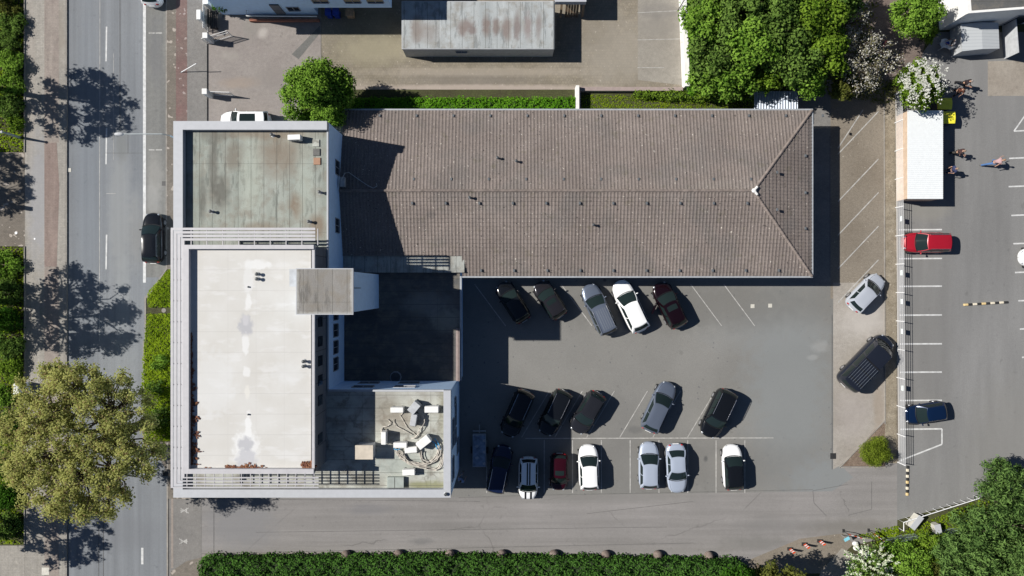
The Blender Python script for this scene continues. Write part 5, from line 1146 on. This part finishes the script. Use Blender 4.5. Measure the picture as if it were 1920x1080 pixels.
# thicket
TL = [(1325, 42, 2.5, 'bright', 4.5), (1392, 25, 2.9, 'deep', 5.5), (1462, 48, 2.9, 'deep', 5.5), (1530, 30, 2.9, 'yellow', 5.5), (1345, 100, 2.6, 'deep', 4.5), (1413, 90, 2.8, 'bright', 5.2), (1487, 104, 2.8, 'deep', 5), (1545, 98, 2.6, 'yellow', 4.6), (1322, 148, 1.7, 'bright', 3), (1380, 140, 2.2, 'bright', 3.6), (1441, 134, 2.0, 'yellow', 3.6), (1515, 146, 2.1, 'bright', 3.8), (1448, -2, 2.8, 'bright', 5), (1585, 160, 1.5, 'dull', 2.6), (1345, -5, 2.6, 'deep', 5), (1560, -10, 2.8, 'deep', 5)]
CN = {'bright': 'fresh green', 'deep': 'deep green', 'yellow': 'yellow green', 'dull': 'dull olive'}
TD = ['at the top left by the whitewashed wall', 'in the upper middle left of the thicket', 'in the upper middle of the thicket', 'at the upper right beside the blossoms', 'in the left middle by the whitewashed wall', 'in the very middle left of the thicket', 'in the middle right of the thicket', 'on the right, touching the sparse blossom tree', 'small, at the lower left wall end', 'at the lower edge above the grass, left', 'at the lower edge above the shelter, centre', 'at the lower edge right of the shelter', 'cut off by the top edge, centre', 'small, at the lower right end under the blossoms', 'cut off by the top edge, left', 'cut off by the top edge, right']
for i, (px, py, r, mt, z) in enumerate(TL):
    tree('thicket_tree', '%s thicket tree %s' % (CN[mt], TD[i]), px, py, z, r, mt, 40+i, nb=28, br=.32, per=430, ls=.24, flat=.75, group='trees of the thicket behind the yard', fill=.55, aspect=.65)
tree('blossom_tree', 'sparse tree with small white blossoms over the bare path', 1628, 112, 4.2, 3.1, 'blossom', 71, nb=46, br=.22, per=170, ls=.11, flat=.6, group='blossoming trees', fill=.8, aspect=.9, tw=.9)
tree('blossom_tree', 'smaller twiggy white blossomed tree near the top edge', 1600, 35, 4.4, 1.9, 'blossom', 72, nb=26, br=.26, per=170, ls=.11, flat=.6, group='blossoming trees', fill=.8, aspect=.9, tw=1.)
o = tree('hawthorn_tree', 'round green tree covered with white flowers above the container', 1726, 161, 3.3, 2.25, 'yellow', 73, nb=46, br=.26, per=700, ls=.2, flat=.7, group='blossoming trees')
rs = np.random.RandomState(9); x, y = G(1716, 152, 4.2); Pq = np.column_stack([x+rs.normal(0, .95, 2300), y+rs.normal(0, .95, 2300), np.zeros(2300)]); x2, y2 = G(1726, 161, 3.3); dd = ((Pq[:, 0]-x2)**2+(Pq[:, 1]-y2)**2)/2.3**2; ok = dd < .95; Pq = Pq[ok]; Pq[:, 2] = 3.4+1.75*np.sqrt(1-dd[ok])+rs.normal(0, .08, ok.sum())
k = np.floor(Pq[:, 0]/.35)*7+np.floor(Pq[:, 1]/.35)*3; Pq = Pq[(np.sin(k*12.9) > -.45)]
leaves('blossoms', Pq, np.tile([0, 0, 1.], (len(Pq), 1)), .13, LM['flower'], o, rs, .95, .8)
tree('garden_tree', 'light green tree against the white school building', 1718, 22, 3.6, 2.35, 'bright', 74, nb=46, br=.28, per=520, ls=.2, flat=.7, group='garden trees')
tree('garden_shrub', 'low olive shrub in front of the white school building', 1740, 66, 1.2, 1.0, 'yellow', 75, nb=14, br=.4, per=500, ls=.16, cat='shrub', group='garden trees')
mass('soil_cover', 'ragged undergrowth beneath the thicket', 'undergrowth', [(1288, -30), (1650, -30), (1640, 60), (1660, 180), (1290, 180)], .25, 'dull', 80, dens=14, ls=.22, kind='stuff', body=False, lump=.3)
# west verge shrubs
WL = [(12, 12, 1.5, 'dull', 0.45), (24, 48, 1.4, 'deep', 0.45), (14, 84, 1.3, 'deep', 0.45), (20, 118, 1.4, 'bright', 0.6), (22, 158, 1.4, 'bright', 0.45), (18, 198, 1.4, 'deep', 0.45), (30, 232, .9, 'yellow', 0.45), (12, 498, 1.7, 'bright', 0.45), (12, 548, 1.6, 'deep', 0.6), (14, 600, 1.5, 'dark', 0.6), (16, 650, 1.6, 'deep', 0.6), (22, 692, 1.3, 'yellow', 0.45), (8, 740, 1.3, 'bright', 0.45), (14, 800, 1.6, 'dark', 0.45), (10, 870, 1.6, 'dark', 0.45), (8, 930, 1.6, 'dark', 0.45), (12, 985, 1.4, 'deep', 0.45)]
WD = ['at the top left corner', 'second from the top', 'third from the top', 'fourth from the top, lit', 'fifth from the top, lit', 'above the grey green lamp post', 'small beside the grey green lamp post', 'below the forecourt, catching the sun', 'second below the forecourt', 'third below the forecourt, nearly black', 'level with the middle street shadow', 'small, above the white box', 'beside the white box', 'under the big street tree, upper', 'under the big street tree, middle', 'under the big street tree, lower', 'lowest, above the side path']
CN['dark'] = 'dark green'
for i, (px, py, r, mt, z) in enumerate(WL):
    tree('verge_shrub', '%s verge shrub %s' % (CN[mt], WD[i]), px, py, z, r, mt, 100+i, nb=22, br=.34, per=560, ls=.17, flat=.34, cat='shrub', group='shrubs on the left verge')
mass('verge_grass', 'rough grass on the left verge', 'grass', [(-60, -20), (47, -20), (47, 285), (-60, 285)], .12, 'grass', 81, dens=34, ls=.18, kind='stuff', body=False, lump=.1)
mass('verge_grass', 'rough grass on the lower left verge', 'grass', [(-60, 463), (47, 463), (47, 1020), (-60, 1020)], .12, 'grass', 82, dens=34, ls=.18, kind='stuff', body=False, lump=.1)
x, y = G(30, 729, 1.6); tc = thing('utility_cabinet', 'white utility cabinet standing among the left verge shrubs', 'cabinet', (x, y, 0)); MB().bev(x-.2, x+.2, y-.42, y+.42, 0, 1.55, .03).build('body', M['pillar'], tc); MB().bev(x-.24, x+.24, y-.46, y+.46, 1.55, 1.62, .02).build('cap', M['wsteel'], tc)
# grass plots by the office block
mass('plot_grass', 'lush grass in the small plot below the black street car', 'grass', [(279, 548), (318, 505), (335, 505), (335, 576), (279, 576)], .28, 'grass', 83, dens=150, ls=.15, kind='stuff', body=False, lump=.12, lsc=2)
mass('plot_grass', 'lush grass in the long plot between street and louvres', 'grass', [(278, 588), (335, 588), (335, 826), (274, 826), (268, 720), (272, 650)], .28, 'grass', 84, dens=150, ls=.15, kind='stuff', body=False, lump=.14, lsc=2)
for i, (px, py, r) in enumerate(((296, 680, .9), (300, 780, 1.1), (292, 725, .9))):
    tree('plot_shrub', 'leafy weed clump in the long grass plot, %s' % ['upper', 'lower', 'middle'][i], px, py, .5, r, 'bright' if i < 1 else 'deep', 130+i, nb=12, br=.4, per=400, ls=.15, flat=.5, cat='shrub', limb=False, group='weed clumps in the grass plot')
# hedges
mass('long_hedge', 'long dense green hedge along the driveway at the bottom of the picture', 'hedge', [(372, 1056), (385, 1050), (600, 1049), (820, 1047), (1100, 1050), (1390, 1056), (1400, 1110), (1380, 1180), (372, 1180)], 1.35, 'hedge', 85, dens=95, ls=.18, lump=.42, lsc=1.25)
mass('ivy_hedge', 'low bright green ivy hedge between the yard and the tiled hall', 'hedge', [(640, 184), (1078, 183), (1078, 212), (640, 212)], .9, 'ivy', 86, dens=110, ls=.17, lump=.2, lsc=1.5)
mass('ivy_strip', 'ivy covering the outer side of the whitewashed garden wall', 'hedge', [(1279, -60), (1289, -60), (1304, 175), (1293, 175)], 1.05, 'ivy', 87, dens=110, ls=.13, lump=.15, lsc=2)
mass('hedge_row', 'untidy climbing green along the grey retaining wall', 'hedge', [(1190, 172), (1420, 168), (1420, 183), (1320, 186), (1200, 180)], .85, 'yellow', 88, dens=110, ls=.16, lump=.3, lsc=2)
mass('mossy_grass', 'yellowish moss and grass behind the tiled hall', 'grass', [(1088, 178), (1420, 178), (1420, 225), (1088, 225)], .06, 'grass', 89, dens=70, ls=.12, kind='stuff', body=False, lump=.03)
tree('clipped_bush', 'clipped round olive green bush in the triangular bed', 1641, 847, 1.0, 1.52, 'box', 90, nb=60, br=.28, per=1100, ls=.1, flat=.62, cat='bush', limb=False, fill=.3)
# lower right
mass('bank_grass', 'sunlit grass on the bank at the lower right', 'grass', [(1640, 990), (1684, 985), (1684, 998), (1830, 938), (1920, 935), (2000, 1100), (1640, 1100)], .15, 'grass', 91, dens=60, ls=.16, kind='stuff', body=False, lump=.1)
BR = [(1868, 985, 3.9, 'willow', 4.4, 'wide feathery green tree in the lower right'), (1888, 905, 2.3, 'willow', 3.6, 'feathery green tree above the wide one at the right edge'), (1812, 1050, 3.0, 'willow', 4.5, 'feathery green tree at the bottom left of the wide one'), (1930, 1075, 3.4, 'willow', 5.5, 'feathery green tree cut off by the bottom right corner')]
for i, (px, py, r, mt, z, d) in enumerate(BR): tree('feathery_tree', d, px, py, z, r, mt, 140+i, base=G(px, py, z*.35), nb=46, br=.24, per=560, ls=.3, flat=.8, aspect=.28, group='feathery trees lower right', fill=.6, up=.1)
for i, (px, py, r, mt, z, d) in enumerate(((1700, 1058, 2.1, 'bright', 2.4, 'fresh green bush at the bottom right of the cream shrub'), (1748, 1030, 1.7, 'yellow', 2., 'yellow green bush below the metal cabinets'), (1675, 1030, 1.1, 'bright', 1.6, 'small green bush behind the mesh fence'), (1765, 1078, 1.9, 'dull', 2.4, 'dull olive bush at the bottom edge'))):
    tree('bank_bush', d, px, py, z, r, mt, 150+i, nb=28, br=.32, per=600, ls=.18, flat=.7, cat='bush', group='bushes on the bank')
o = tree('cream_shrub', 'shrub thick with cream blossom spikes at the bottom edge', 1632, 1068, 2.4, 2.3, 'deep', 160, nb=30, br=.3, per=200, ls=.2, flat=.7, cat='shrub')
rs = np.random.RandomState(8); Ps = []
x, y = G(1632, 1068, 2.4)
for i in range(230):
    d = rs.normal(0, 1, 3); d[2] = abs(d[2])+.25; d /= np.linalg.norm(d); r0 = rs.uniform(1.2, 2.5)
    for j in range(16): Ps.append(np.array([x, y, 2.1])+d*np.array([1, 1, .8])*(r0+.5*j/16)+rs.normal(0, .04, 3))
leaves('blossoms', np.array(Ps), np.tile([0, 0, 1.], (len(Ps), 1)), .14, LM['cream'], o, rs, .8, .8)
tree('corner_tree', 'dark tree cut off by the bottom edge right of the long hedge', 1462, 1108, 5.0, 2.7, 'dull', 161, nb=40, br=.26, per=420, ls=.24, flat=.7, group='trees at the bottom edge')
tree('corner_tree', 'dark tree below the bottom edge whose shadow darkens the verge', 1385, 1118, 5.5, 2.7, 'dark', 162, nb=40, br=.26, per=420, ls=.24, flat=.7, group='trees at the bottom edge')
tree('bed_shrub', 'dark bushy shrub in the garden corner by the street fence', 412, 6, 1.2, 1.0, 'dark', 163, nb=14, br=.4, per=420, ls=.16, cat='shrub')
mass('bay_weeds', 'weeds growing at the top end of the parking bays', 'weeds', [(1590, 150), (1690, 150), (1675, 190), (1650, 196), (1590, 186)], .2, 'dull', 92, dens=50, ls=.14, kind='stuff', body=False, lump=.2)
mass('driveway_weeds', 'weeds along the driveway edge at the lower right', 'weeds', [(1600, 1003), (1682, 988), (1686, 1006), (1640, 1012)], .15, 'grass', 93, dens=90, ls=.12, kind='stuff', body=False, lump=.1)
bpy.context.view_layer.update()
